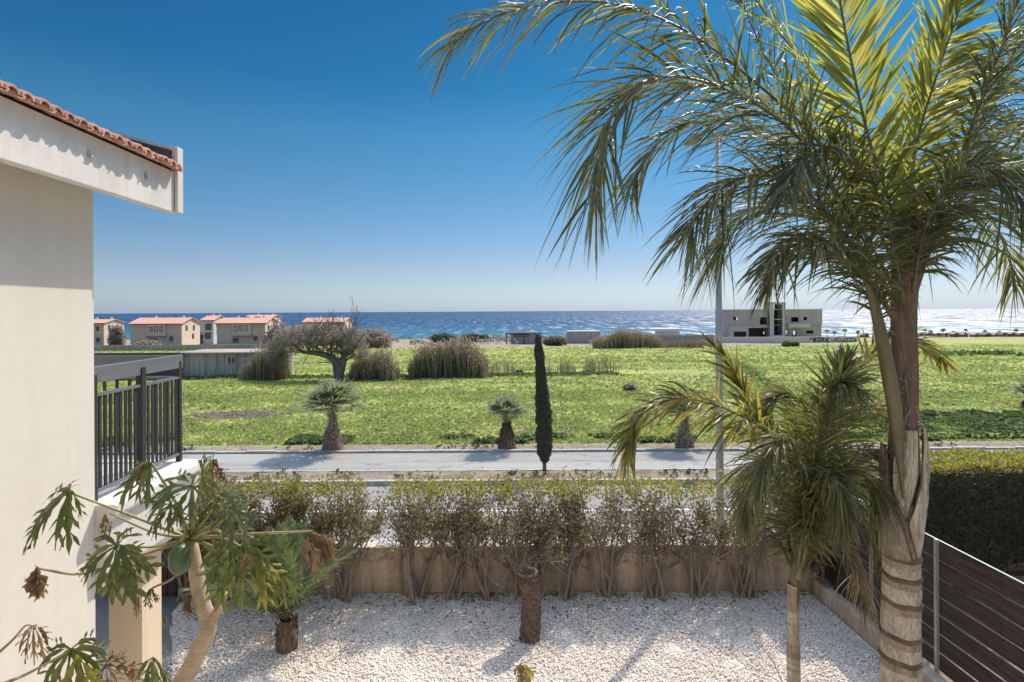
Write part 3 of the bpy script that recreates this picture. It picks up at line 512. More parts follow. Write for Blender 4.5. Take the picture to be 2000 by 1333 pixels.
# ------------------------------------------------------------------ frond generator
def spline(pts, n):
    p = np.asarray(pts, float); k = len(p); e = np.vstack([2*p[0]-p[1], p, 2*p[-1]-p[-2]])
    seg = np.linalg.norm(np.diff(p, axis=0), axis=1); cum = np.concatenate([[0], np.cumsum(seg)])/seg.sum()
    out = []
    for s_ in np.linspace(0, 1, n):
        i = min(k-2, max(0, np.searchsorted(cum, s_, 'right')-1)); u = (s_-cum[i])/(cum[i+1]-cum[i]); a, b, c, d = e[i:i+4]
        out.append(.5*(2*b+(c-a)*u+(2*a-5*b+4*c-d)*u*u+(3*b-a-3*c+d)*u**3))
    return np.array(out)
def leaflets(base, D, N, L, W, droop, seg=5, prof=(.35, .9, 1, .8, .5, .04), curl=0):
    n = len(base); us = np.linspace(0, 1, seg+1); rows = []
    for k, u in enumerate(us):
        pos = base+D*(L*u)[:, None]; pos = pos-np.array((0, 0, 1.))*(L*droop*u*u)[:, None]
        # pull back so that hanging leaflets do not stretch
        pos = pos-D*(L*u*u*np.clip(droop, 0, 1.2)*.35)[:, None]
        dr = nrm(D-np.array((0, 0, 2.))*(droop*u)[:, None]); wv = nrm(np.cross(dr, N)); nn = np.cross(wv, dr)
        if curl: wv = nrm(wv*np.cos(curl*u)+nn*np.sin(curl*u))
        ww = (W*prof[k])[:, None]*.5; rows += [pos-wv*ww, pos+nn*ww*.5, pos+wv*ww]
    v = np.stack(rows, 1).reshape(-1, 3); m = 3*(seg+1); o = np.arange(n)[:, None]*m; f = []
    for k in range(seg):
        for j in (0, 1): f.append(np.stack([o[:, 0]+3*k+j, o[:, 0]+3*k+j+1, o[:, 0]+3*(k+1)+j+1, o[:, 0]+3*(k+1)+j], 1))
    return v, np.vstack(f)
def frond(parent, pts, L=.6, W=.026, n=90, plum=.55, droop=.5, start=.15, hint=None, mat=None, r0=.022, r1=.004, a0=62, a1=18, conv=True, jit=.12, name='frond', tipL=.5, pr=None, label=None, baseL=.6):
    p3 = [P(*q) for q in pts] if conv else pts
    C = spline(p3, 40); tt = np.linspace(0, 1, 40); T = nrm(np.gradient(C, axis=0))
    s0 = np.cross(T, (0, 0, 1.)) if hint is None else np.cross(T, np.cross(np.asarray(hint, float), T)); 
    if hint is not None: s0 = np.asarray(hint, float)-T*(T@np.asarray(hint, float))[:, None]
    # keep the side vector continuous along the rachis
    S = nrm(s0)
    for i in range(1, len(S)):
        if np.dot(S[i], S[i-1]) < 0: S[i] = -S[i]
    N = nrm(np.cross(S, T)); 
    if N[len(N)//3][2] < 0 and hint is None: N = -N
    ts = np.repeat(np.linspace(start, .995, n), 2)+rng.normal(0, .003, 2*n); ts = np.clip(ts, 0, 1); sg = np.tile([1., -1.], n)
    def ip(A): return np.stack([np.interp(ts, tt, A[:, i]) for i in range(3)], -1)
    b, Tt, Ss, Nn = ip(C), nrm(ip(T)), nrm(ip(S)), nrm(ip(N)); tr = (ts-start)/(1-start)
    a = np.radians(a0+(a1-a0)*tr+rng.normal(0, 7, 2*n)); ph = rng.normal(0, plum, 2*n)+.15
    D = nrm(np.cos(a)[:, None]*Tt+np.sin(a)[:, None]*(sg[:, None]*np.cos(ph)[:, None]*Ss+np.sin(ph)[:, None]*Nn)+rng.normal(0, jit*.5, (2*n, 3)))
    ll = L*np.clip(np.minimum(baseL+(1-baseL)*tr*4, 1), 0, 1)*np.where(tr > .5, 1-(1-tipL)*((tr-.5)/.5)**1.6, 1)*rng.uniform(.62, 1.15, 2*n)
    dd = droop*rng.uniform(.55, 1.5, 2*n); Nl = nrm(Nn+rng.normal(0, .5, (2*n, 3)))
    v, f = leaflets(b, D, Nl, ll, W*rng.uniform(.75, 1.15, 2*n), dd, curl=.5)
    o = MB().add(v, f).build(name, mat or M['palmleaf'], parent, smooth=False)
    if label: o['label'] = label
    rr = np.interp(tt, [0, .12, 1], [r0*1.5, r0, r1]); MB().tube(C, rr, 6).build('rachis', pr or M['rachis'], o, smooth=True)
    return o
def revolve(center_pts, radii, n, mats_i, mb=None, lump=0, seed=0, tilt=0):
    mb = mb or MB(); p = np.asarray(center_pts, float); k = len(p); th = np.arange(n)*2*math.pi/n; v = []
    for i in range(k):
        r = radii[i]*(1+lump*(vnoise(np.cos(th)*2+5, np.sin(th)*2+p[i][2]*3, .6, seed)-.5)); v.append(np.stack([p[i][0]+r*np.cos(th), p[i][1]+r*np.sin(th), p[i][2]+tilt*np.sin(th+p[i][2]*2.3)+tilt*.35*np.sin(th*5+p[i][2]*9)], -1))
    v = np.vstack(v); fs = {}
    mb.add(v, np.zeros((0, 4), int)) ; base = mb.n-len(v); mb.f.pop()
    for i in range(k-1):
        for j in range(n): fs.setdefault(mats_i[i], []).append((base+i*n+j, base+i*n+(j+1) % n, base+(i+1)*n+(j+1) % n, base+(i+1)*n+j))
    for m_, f in fs.items(): mb.f.append((np.array(f), m_))
    return mb
# ------------------------------------------------------------------ big ringed palm
YB = 4.0
base = P(1757, 1333, YB); base[2] = 0; base[0] = 2.93
t = thing('feather_palm', 'tall ringed feather palm on the right, its crown filling the upper right sky', 'palm tree', base)
g = 0
# trunk with leaf-scar rings
zr = [P(1757, y, YB)[2] for y in (1285, 1238, 1172, 1122, 1085)]; zr = sorted([.2, .4, .62, .85, 1.05, 1.25, 1.45, 1.64, 1.83]+zr)
zz = np.arange(0, P(0, 985, YB)[2], .012); pts = []; rad = []; mi = []
for z in zz:
    px = np.interp(z, [0, 2.0, 3.2], [1762, 1757, 1760]); x = base[0] if z < 1.9 else P(px, 1100, YB)[0]
    r = np.interp(z, [0, .3, 1.9, 2.6, 2.95, 3.25], [.18, .14, .124, .118, .113, .116]); d = min((abs(z-q), q) for q in zr); dz = z-d[1]
    if abs(dz) < .035: r += .010*math.exp(-(dz/.012)**2)-.004*(dz > .012)
    m_ = 1 if abs(dz) < .018 else (2 if -.065 < dz < 0 else 0)
    if z > zr[-1]: m_ = 2 if m_ == 0 else m_
    pts.append((np.interp(z, [0, 1.9, 3.3], [base[0], P(1757, 1250, YB)[0], P(1762, 950, YB)[0]]), YB, z)); rad.append(r); mi.append(m_)
revolve(pts, rad, 56, mi, lump=.06, seed=3, tilt=.009).build('trunk', [M['trunkpale'], M['trunkring'], M['trunkmid']], t, smooth=True)
# fibrous upper stem
Cu = spline([P(1762, 1010, YB), P(1764, 860, YB), P(1768, 740, YB), P(1765, 620, YB), P(1768, 540, YB), P(1772, 440, YB), P(1772, 360, YB)], 60)
mb = MB().tube(Cu, np.interp(np.linspace(0, 1, 60), [0, .25, .5, .7, .82, 1], [.115, .085, .076, .082, .095, .04]), 20); mb.build('fibrous_stem', M['fibre'], t, smooth=True)
# loose fibres hanging on the stem
mb = MB()
for i in range(150):
    q = Cu[R.randrange(4, 58)]; a = R.uniform(0, 6.28); o = q+np.array((math.cos(a), math.sin(a), 0))*.08; L = R.uniform(.06, .2); d = np.array((math.cos(a)*.3+R.gauss(0, .35), math.sin(a)*.3, R.uniform(-1, .6)))
    mb.tube([o, o+d*L*.5, o+d*L+np.array((0, 0, -.03))], [.003, .002, .0008], 3, cap=False)
mb.build('fibres', M['boot'], t)
# old leaf-base shells clasping the stem
def shell(rows, m_, name='leaf_base', wav=.004):
    n, k = 22, 26; ys_ = [q[0] for q in rows]; yy_ = np.linspace(ys_[0], ys_[-1], k); v = []
    for i, y_ in enumerate(yy_):
        aL, aR, r, ax = (np.interp(y_, ys_, [q[j] for q in rows]) for j in (1, 2, 3, 4)); c0 = P(ax, y_, YB)
        for s_ in (0, 1):
            for j in range(n):
                a = aL+(aR-aL)*j/(n-1); rr = r-.010*s_+wav*math.sin(j*1.3+i*.45)+wav*.8*math.sin(j*3.1-i*.2)+(.006 if j in (0, n-1) else 0)
                v.append((c0[0]+rr*math.cos(a), YB+rr*math.sin(a), c0[2]))
    f = []; f2 = []
    for i in range(k-1):
        for j in range(n-1):
            a = i*2*n+j; b = (i+1)*2*n+j; (f2 if j in (0, n-2) else f).append((a, b, b+1, a+1)); f2.append((a+n, a+n+1, b+n+1, b+n))
        for j in (0, n-1): a = i*2*n+j; b = (i+1)*2*n+j; f2.append((a, a+n, b+n, b))
    for j in range(n-1): a = (k-1)*2*n+j; f2.append((a, a+1, a+n+1, a+n)); f2.append((j, j+n, j+n+1, j+1))
    mbb = MB().add(v, f, 0); mbb.f.append((np.array(f2), 1)); return mbb.build(name, [m_, M['bootdark']], t, smooth=True)
# (image row, left azimuth, right azimuth, radius, axis column)
shell([(835, -2.4, -1.5, .118, 1766), (900, -2.75, -1.3, .119, 1764), (950, -2.7, -1.6, .118, 1763), (985, -2.35, -1.85, .121, 1763), (1004, -2.12, -2.02, .122, 1763)], M['boot'])
shell([(868, -3.95, -3.1, .118, 1760), (900, -4.0, -2.8, .124, 1760), (950, -4.0, -2.75, .126, 1760), (1000, -4.0, -2.25, .126, 1759), (1030, -4.0, -1.95, .124, 1758), (1084, -4.0, -1.5, .121, 1757)], M['trunkmid'])
shell([(832, -1.15, -.6, .118, 1766), (870, -1.3, -.3, .134, 1766), (930, -1.45, -.2, .142, 1765), (980, -1.75, -.2, .140, 1763), (1015, -1.95, -.3, .130, 1761), (1050, -1.6, -.5, .120, 1760), (1078, -1.3, -.8, .117, 1758)], M['boot'])
# long olive petiole leaving the stem at the left
def pet(pts, r, mat, n=10, name='petiole'):
    C = spline([P(*q) for q in pts], 26); return MB().tube(C, np.interp(np.linspace(0, 1, 26), np.linspace(0, 1, len(r)), r), n).build(name, mat, t, smooth=True)
FR = [ # control points (px, py, depth), length, options
 # long arching fronds to the left
 dict(p=[(1765,560,4.0),(1700,420,3.9),(1600,280,3.75),(1480,165,3.6),(1330,55,3.5),(1180,5,3.4),(1030,15,3.3),(930,50,3.25),(885,85,3.2)], L=.60, n=105, droop=.62, a0=50, plum=.4, start=.22),
 dict(p=[(1750,600,4.0),(1670,440,3.85),(1560,270,3.6),(1430,180,3.5),(1300,150,3.4),(1210,200,3.35),(1172,300,3.3),(1160,390,3.3)], L=.80, n=120, droop=.42, a0=46, plum=.5, start=.25),
 dict(p=[(1745,560,4.1),(1650,400,4.1),(1540,300,4.1),(1430,240,4.1),(1330,250,4.1),(1260,310,4.1),(1225,380,4.1)], L=.60, n=95, droop=.42, a0=48, start=.2),
 dict(p=[(1762,860,3.92),(1735,700,3.86),(1690,530,3.75),(1600,400,3.6),(1510,345,3.5),(1430,355,3.4),(1370,410,3.35),(1345,460,3.3)], L=.60, n=100, droop=.42, a0=50, plum=.6, start=.42, r0=.034),
 dict(p=[(1755,600,4.2),(1680,490,4.4),(1590,420,4.6),(1500,400,4.8),(1430,440,4.9),(1400,505,5.0)], L=.80, n=85, droop=.5, a0=50, start=.2),
 dict(p=[(1750,620,3.9),(1690,540,3.7),(1620,480,3.5),(1550,470,3.35),(1500,520,3.25)], L=.40, n=80, droop=.5, start=.2),
 # upright centre fronds, backlit
 dict(p=[(1772,500,3.95),(1735,390,3.85),(1697,270,3.75),(1667,140,3.68),(1642,10,3.62),(1625,-130,3.6),(1640,-300,3.6)], L=.56, n=85, droop=.10, plum=.08, start=.12, hint=(1,.1,0), mat='palmleafyoung', a0=48, a1=34, jit=.04, W=.034, fixed=1),
 dict(p=[(1772,500,4.0),(1775,380,3.95),(1795,260,3.95),(1835,130,3.95),(1880,0,3.95),(1930,-140,3.95)], L=.5, n=80, droop=.2, plum=.2, start=.12, hint=(1,0,-.2), mat='palmleafyoung', a0=52, W=.03),
 dict(p=[(1765,500,4.1),(1700,330,4.4),(1610,180,4.7),(1520,60,5.0),(1430,-60,5.2),(1350,-150,5.3)], L=.62, n=110, droop=.45, plum=.35, start=.15, mat='palmleafyoung'),
 dict(p=[(1770,520,4.4),(1690,380,4.6),(1590,260,4.8),(1500,120,5.0),(1440,-20,5.1)], L=.50, n=70, droop=.5, plum=.4, start=.2),
 # right side
 dict(p=[(1785,560,4.0),(1840,420,3.9),(1890,270,3.8),(1950,110,3.7),(2010,-60,3.6)], L=.50, n=105, droop=.55, plum=.55, start=.2, r0=.026),
 dict(p=[(1785,560,4.1),(1850,400,4.3),(1920,290,4.5),(2010,230,4.7),(2110,240,4.8),(2190,330,4.9)], L=.68, n=115, droop=.7, plum=.5, start=.15),
 dict(p=[(1785,580,4.0),(1835,450,3.9),(1900,370,3.8),(1980,340,3.7),(2060,380,3.6),(2110,470,3.5)], L=.60, n=100, droop=.6, plum=.6, start=.15),
 dict(p=[(1780,600,4.1),(1810,480,4.4),(1860,410,4.7),(1920,410,4.9),(1965,480,5.1),(1985,560,5.2)], L=.56, n=80, droop=.6, start=.15),
 dict(p=[(1780,590,3.95),(1805,450,3.75),(1850,370,3.6),(1905,330,3.45),(1965,350,3.3),(2010,420,3.2)], L=.46, n=85, droop=.5, plum=.6, start=.2),
 # towards and away from the viewer, fill
 dict(p=[(1765,590,3.9),(1735,440,3.75),(1690,340,3.6),(1630,290,3.45),(1570,310,3.3),(1530,380,3.2)], L=.44, n=80, droop=.45, plum=.6, start=.2),
 dict(p=[(1775,560,4.2),(1740,420,4.6),(1720,330,5.0),(1700,300,5.5),(1690,340,6.0)], L=.62, n=90, droop=.5, plum=.5, start=.15),
 dict(p=[(1775,560,4.1),(1800,380,4.4),(1815,250,4.7),(1850,160,5.1),(1900,130,5.5),(1960,170,5.9)], L=.62, n=95, droop=.5, plum=.4, start=.15),
 dict(p=[(1755,640,4.0),(1700,560,4.1),(1640,500,4.2),(1570,480,4.3),(1520,520,4.35),(1500,570,4.4)], L=.44, n=80, droop=.5, start=.2),
 dict(p=[(1780,560,4.0),(1880,330,4.1),(1940,180,4.2),(2010,60,4.3),(2090,-40,4.4)], L=.6, n=100, droop=.6, start=.2),
]
for d in FR:
    frond(t, d['p'], L=d['L']*1.12, n=int(d['n']*(1 if 'fixed' in d else 1.35)), droop=d['droop']*.72, plum=d.get('plum', .5)*1.2, start=d['start']*.7, hint=d.get('hint'), mat=M[d.get('mat', 'palmleaf')], r0=d.get('r0', .018)*.6, a0=d.get('a0', 60), a1=d.get('a1', 30), jit=d.get('jit', .16), W=d.get('W', .0165))
pet([(1764,975,3.90),(1761,930,3.89),(1755,870,3.89),(1746,790,3.88),(1730,700,3.84),(1704,580,3.79),(1680,510,3.75)], [.004, .026, .044, .048, .040, .030, .022], M['rachis'])
# pale dead spathe tip caught in the fronds
tag(MB().tube(spline([P(1296,98,3.3), P(1311,110,3.3), P(1325,121,3.3)], 8), [.004, .018, .026, .028, .028, .025, .018, .005], 8).build('palm_seed_pod', M['fencetop'], smooth=True), 'small pale pod caught among the upper left palm fronds', 'seed pod')
# ------------------------------------------------------------------ young palm in front of the fence corner
Y2 = 4.6
b2 = P(1550, 1333, Y2); b2[2] = 0
t = thing('young_feather_palm', 'young slender feather palm with drooping shaggy fronds, left of the big palm', 'palm tree', b2)
zz = np.arange(0, P(0, 1150, Y2)[2]+.02, .02); zr = np.cumsum(rng.uniform(.14, .24, 14)); mi = []; rad = []; pts = []
for z in zz:
    d = min(abs(z-q) for q in zr); r = np.interp(z, [0, 1.2, 2.3], [.068, .054, .042])+.002*math.exp(-(d/.012)**2); rad.append(r); pts.append((np.interp(z, [0, 2.4], [b2[0], P(1549, 1150, Y2)[0]]), Y2, z)); mi.append(2 if d < .012 else (2 if vnoise(z*3, 1, .3, 4) > .62 else 0))
revolve(pts, rad, 24, mi, lump=.12, seed=8, tilt=.008).build('trunk', [M['trunkpale'], M['trunkring'], M['trunkmid']], t, smooth=True)
Cs = spline([P(1549, 1180, Y2), P(1553, 1120, Y2), P(1560, 1050, Y2), P(1568, 980, Y2)], 16); MB().tube(Cs, np.linspace(.043, .020, 16), 12).build('leaf_sheath', M['rachis'], t, smooth=True)
F2 = [
 dict(p=[(1556,1120,4.6),(1560,1000,4.55),(1540,900,4.5),(1490,840,4.45),(1420,800,4.4),(1350,780,4.35),(1295,785,4.3),(1250,815,4.25),(1222,880,4.2)], L=.40, n=60, droop=.45, plum=.9, start=.34, mat='palmyellow', W=.034),
 dict(p=[(1558,1100,4.7),(1540,960,4.9),(1500,860,5.1),(1465,790,5.2),(1432,725,5.3),(1392,672,5.35)], L=.34, n=48, droop=.2, plum=.6, start=.40, mat='palmyellow', W=.036, a0=40),
 dict(p=[(1560,1130,4.55),(1575,1000,4.4),(1598,880,4.25),(1618,790,4.1),(1640,750,3.95),(1660,760,3.8)], L=.44, n=110, droop=.5, plum=.8, start=.25, r0=.022),
 dict(p=[(1558,1120,4.6),(1540,1000,4.6),(1510,920,4.6),(1480,900,4.6),(1462,960,4.6),(1458,1020,4.6)], L=.36, n=80, droop=.5, plum=.8, start=.2),
 dict(p=[(1562,1110,4.65),(1600,960,4.7),(1640,860,4.8),(1690,800,4.9),(1735,810,5.0),(1765,870,5.05)], L=.36, n=85, droop=.5, plum=.7, start=.3, mat='palmyellow'),
 dict(p=[(1560,1100,4.7),(1590,950,4.9),(1630,820,5.1),(1672,730,5.3),(1730,672,5.5),(1800,670,5.7),(1845,710,5.8)], L=.36, n=75, droop=.35, plum=.7, start=.45, mat='palmyellow', W=.03),
 dict(p=[(1562,1120,4.6),(1610,1020,4.5),(1660,990,4.4),(1710,1030,4.3),(1740,1100,4.2)], L=.34, n=80, droop=.7, plum=.7, start=.15),
 dict(p=[(1556,1130,4.6),(1590,1000,4.3),(1620,930,4.1),(1640,950,3.95),(1650,1020,3.9)], L=.34, n=85, droop=.7, plum=.8, start=.2),
 dict(p=[(1556,1130,4.65),(1530,1020,4.8),(1500,960,5.0),(1470,960,5.15),(1450,1010,5.3)], L=.38, n=75, droop=.7, plum=.7, start=.15),
 dict(p=[(1560,1110,4.6),(1590,930,4.75),(1618,810,4.9),(1640,745,5.0),(1652,705,5.1)], L=.36, n=60, droop=.15, plum=1.2, start=.62, W=.034),
 dict(p=[(1560,1120,4.6),(1580,960,4.6),(1590,850,4.6),(1560,780,4.6),(1520,770,4.6),(1490,810,4.6)], L=.34, n=70, droop=.4, plum=.8, start=.35),
 dict(p=[(1560,1110,4.6),(1590,980,4.7),(1650,900,4.8),(1710,890,4.85),(1760,940,4.9)], L=.36, n=85, droop=.6, plum=.9, start=.25),
 dict(p=[(1560,1120,4.6),(1620,980,4.7),(1680,900,4.85),(1740,900,5.0),(1780,960,5.1)], L=.36, n=80, droop=.6, plum=.9, start=.2),
 dict(p=[(1558,1120,4.55),(1570,1000,4.35),(1560,900,4.2),(1530,860,4.1),(1500,890,4.0),(1485,950,3.95)], L=.36, n=70, droop=.6, plum=.9, start=.2),
 dict(p=[(1560,1110,4.7),(1570,940,5.0),(1560,830,5.3),(1530,780,5.5),(1490,780,5.6)], L=.4, n=60, droop=.4, plum=.8, start=.3, mat='palmyellow'),
 dict(p=[(1560,1120,4.5),(1605,990,4.3),(1660,920,4.1),(1700,940,4.0),(1715,1000,3.95)], L=.34, n=80, droop=.6, plum=.9, start=.2),
 dict(p=[(1560,1130,4.6),(1610,1060,4.6),(1650,1060,4.6),(1680,1120,4.6),(1690,1180,4.6)], L=.34, n=70, droop=.7, plum=.8, start=.15, mat='palmdry', W=.014),
 dict(p=[(1556,1130,4.6),(1520,1060,4.7),(1495,1050,4.7),(1480,1090,4.7)], L=.30, n=60, droop=.8, plum=.8, start=.15, mat='palmdry', W=.014),
]
for d in F2:
    frond(t, d['p'], L=d['L']*1.2, n=int(d['n']*(.9 if d.get('mat') == 'palmdry' else 1.5 if 'W' in d else 2.1)), droop=d['droop']*.65, plum=d.get('plum', .5)*1.15, start=d['start'], mat=M[d.get('mat', 'palmleaf')], r0=d.get('r0', .013), a0=d.get('a0', 60), W=d['W']*.75 if 'W' in d else .013, jit=.34, label='dry brown drooping frond' if d.get('mat') == 'palmdry' else None)
# ------------------------------------------------------------------ small date palm by the papaya
Y3 = 7.7; b3 = P(560, 1262, Y3); b3[2] = 0
t = thing('small_date_palm', 'small date palm with short brown trunk and upright fronds, right of the papaya', 'palm tree', b3)
revolve([(b3[0], Y3, z) for z in np.linspace(0, .40, 14)], np.interp(np.linspace(0, 1, 14), [0, .2, .8, 1], [.13, .145, .12, .07]), 18, [0]*14, lump=.25, seed=2).build('trunk', M['fibre'], t, smooth=False)
mb = MB()
for i in range(70):
    a = R.uniform(0, 6.28); z = R.uniform(.05, .42); o = np.array((b3[0]+.12*math.cos(a), Y3+.12*math.sin(a), z)); d = np.array((math.cos(a)*.5, math.sin(a)*.5, 1)); mb.tube([o, o+d*.06], [.018, .008], 4)
mb.build('leaf_stubs', M['bootdark'], t)
for i in range(20):
    a = i*2.4+.3; el = [1.5, 1.4, 1.28, 1.05, .8][i % 5]+R.uniform(-.08, .08); L = R.uniform(1.45, 1.85)*(.55+.45*el/1.45); d = np.array((math.cos(a)*math.cos(el), math.sin(a)*math.cos(el), math.sin(el))); h = np.array((math.cos(a), math.sin(a), 0.))
    o = np.array((b3[0], Y3, .38)); pts = [o+d*L*u+h*.3*L*u*u*math.cos(el)-np.array((0, 0, 1))*L*.32*u**2.2*(1.2-.5*math.sin(el)) for u in np.linspace(0, 1, 7)]
    frond(t, pts, L=.32, W=.015, n=60, plum=.3, droop=.12, start=.12, mat=M['date'], r0=.009, r1=.002, conv=False, a0=50, jit=.06, hint=(-math.sin(a), math.cos(a), 0))
# ------------------------------------------------------------------ bare palm stump in the gravel
Y4 = 7.87; b4 = P(1034, 1250, Y4); b4[2] = 0
t = thing('palm_stump', 'leaning dark fibrous palm stump standing alone in the middle of the gravel', 'stump', b4)
k = 70; C = spline([P(1034, 1252, Y4), P(1037, 1210, Y4), P(1037, 1160, Y4), P(1031, 1118, Y4)], k); C[0][2] = -.02
rr = np.interp(np.linspace(0, 1, k), [0, .15, .75, .88, 1], [.135, .13, .125, .155, .13])*(1+.07*np.abs(np.sin(np.arange(k)*.62)))
MB().tube(C, rr, 26).build('trunk', M['trunkring'], t, smooth=False)
mb = MB()
for i in range(900):
    q = R.randrange(2, k); a = R.uniform(0, 6.28); o = C[q]+np.array((math.cos(a), math.sin(a), 0))*rr[q]*.95; tp = q > 55
    d = np.array((math.cos(a)*(.5 if tp else .35), math.sin(a)*.4, R.uniform(.2, 1) if tp else .7)); mb.tube([o, o+d*R.uniform(.02, .045 if not tp else .085)], [.014, .004], 4)
for i in range(120):
    a = R.uniform(0, 6.28); r = R.uniform(0, .13); o = C[-1]+np.array((math.cos(a)*r, math.sin(a)*r, -.01)); mb.tube([o, o+np.array((R.gauss(0, .02), R.gauss(0, .02), R.uniform(.02, .06)))], [.012, .004], 4)
mb.build('leaf_stubs', M['bootdark'], t)
# ------------------------------------------------------------------ papaya
YP = 4.0
t = thing('papaya_tree', 'half withered papaya tree with lobed green leaves and one green fruit, by the cream house', 'papaya tree', (-2.35, YP, 0))
C = spline([(-2.35, YP, 0), (-2.37, YP, .8), P(330, 1390, YP), P(365, 1318, YP), P(398, 1250, YP), P(408, 1218, YP), P(392, 1165, YP), P(382, 1110, YP), P(372, 1055, YP)], 60)
MB().tube(C, np.interp(np.linspace(0, 1, 60), [0, .6, .75, .83, .9, 1], [.09, .068, .058, .05, .052, .042])*(1+.03*np.sin(np.arange(60)*2.1)), 18).build('trunk', M['papbark'], t, smooth=True)
C2 = spline([P(405, 1235, YP), P(418, 1205, YP-.02), P(432, 1180, YP-.05), P(440, 1160, YP-.08)], 12); MB().tube(C2, np.linspace(.04, .022, 12), 10).build('side_branch', M['papbark'], t, smooth=True)
def lobe_strip(mb, o, d, n, L, w_, droop, crumple, nrow=9):
    s_ = nrm(np.cross(d, n)); us = np.linspace(0, 1, nrow); prof = np.interp(us, [0, .12, .3, .45, .6, .7, .82, .92, 1], [.14, .38, .55, 1.0, .75, .9, .6, .3, .0]); v = []
    for u, q in zip(us, prof):
        c = o+d*L*u-np.array((0, 0, 1.))*droop*L*u*u-d*L*.3*droop*u*u; j = rng.normal(0, crumple*L*.10, 3); fold = .35+crumple*.5
        v += [c-s_*q*w_*L-n*q*w_*L*fold*(-.6)+j, c+j*.5, c+s_*q*w_*L+n*q*w_*L*fold*.6-j*.6]
    f = []
    for k in range(nrow-1):
        for j in (0, 1): f.append((3*k+j, 3*k+j+1, 3*k+3+j+1, 3*k+3+j))
    mb.add(v, f)
def papleaf(center, out, S, kind='papleaf', spread=2.35, nl=8, droop=.42, up=None, crump=.2, w_=.115, tilt=0):
    o = np.asarray(center, float); out = nrm(np.asarray(out, float)); n = np.array((0, 0, 1.)) if up is None else nrm(np.asarray(up, float)); n = nrm(n-out*np.dot(n, out)); sd_ = np.cross(n, out); mb = MB(); S = S*(.66 if kind == 'papdry' else .90); w_ = w_*(.6 if kind == 'papdry' else .82)
    for i in range(nl):
        a = (i/(nl-1)-.5)*2*spread; d = nrm(out*math.cos(a)+sd_*math.sin(a)+n*rng.normal(0, .12)); L = S*(1-.38*abs(a)/math.pi)*rng.uniform(.85, 1.12)
        dr = droop*.75*rng.uniform(.6, 1.5); lobe_strip(mb, o, d, n, L, w_, dr, crump)
        if kind != 'papdry' or True:
            s_ = nrm(np.cross(d, n))
            for u, sg in ((.42, 1), (.48, -1), (.66, 1), (.7, -1)):
                c = o+d*L*u-np.array((0, 0, 1.))*dr*L*u*u-d*L*.3*dr*u*u; dd = nrm(d*.8+s_*sg*.75-np.array((0, 0, 1.))*dr*u*.9); lobe_strip(mb, c, dd, n, L*.40, w_*1.05, dr*.4, crump, 7)
    ob = mb.build('leaf', M[kind], t, smooth=kind != 'papdry')
    if kind == 'papdry': ob['label'] = 'shrivelled brown leaf'
    if kind == 'papyellow': ob['label'] = 'yellowing leaf'
    return ob
def ppet(pts, r=.011, mat='petiole'):
    C = spline([P(*q) for q in pts], 14); MB().tube(C, np.linspace(r*1.25, r*.6, 14), 7).build('petiole', M[mat], t, smooth=True)
def out_px(dx, dy, dY): return np.array((dx, dY, -dy), float)
TOP = (372, 1052, 4.0)
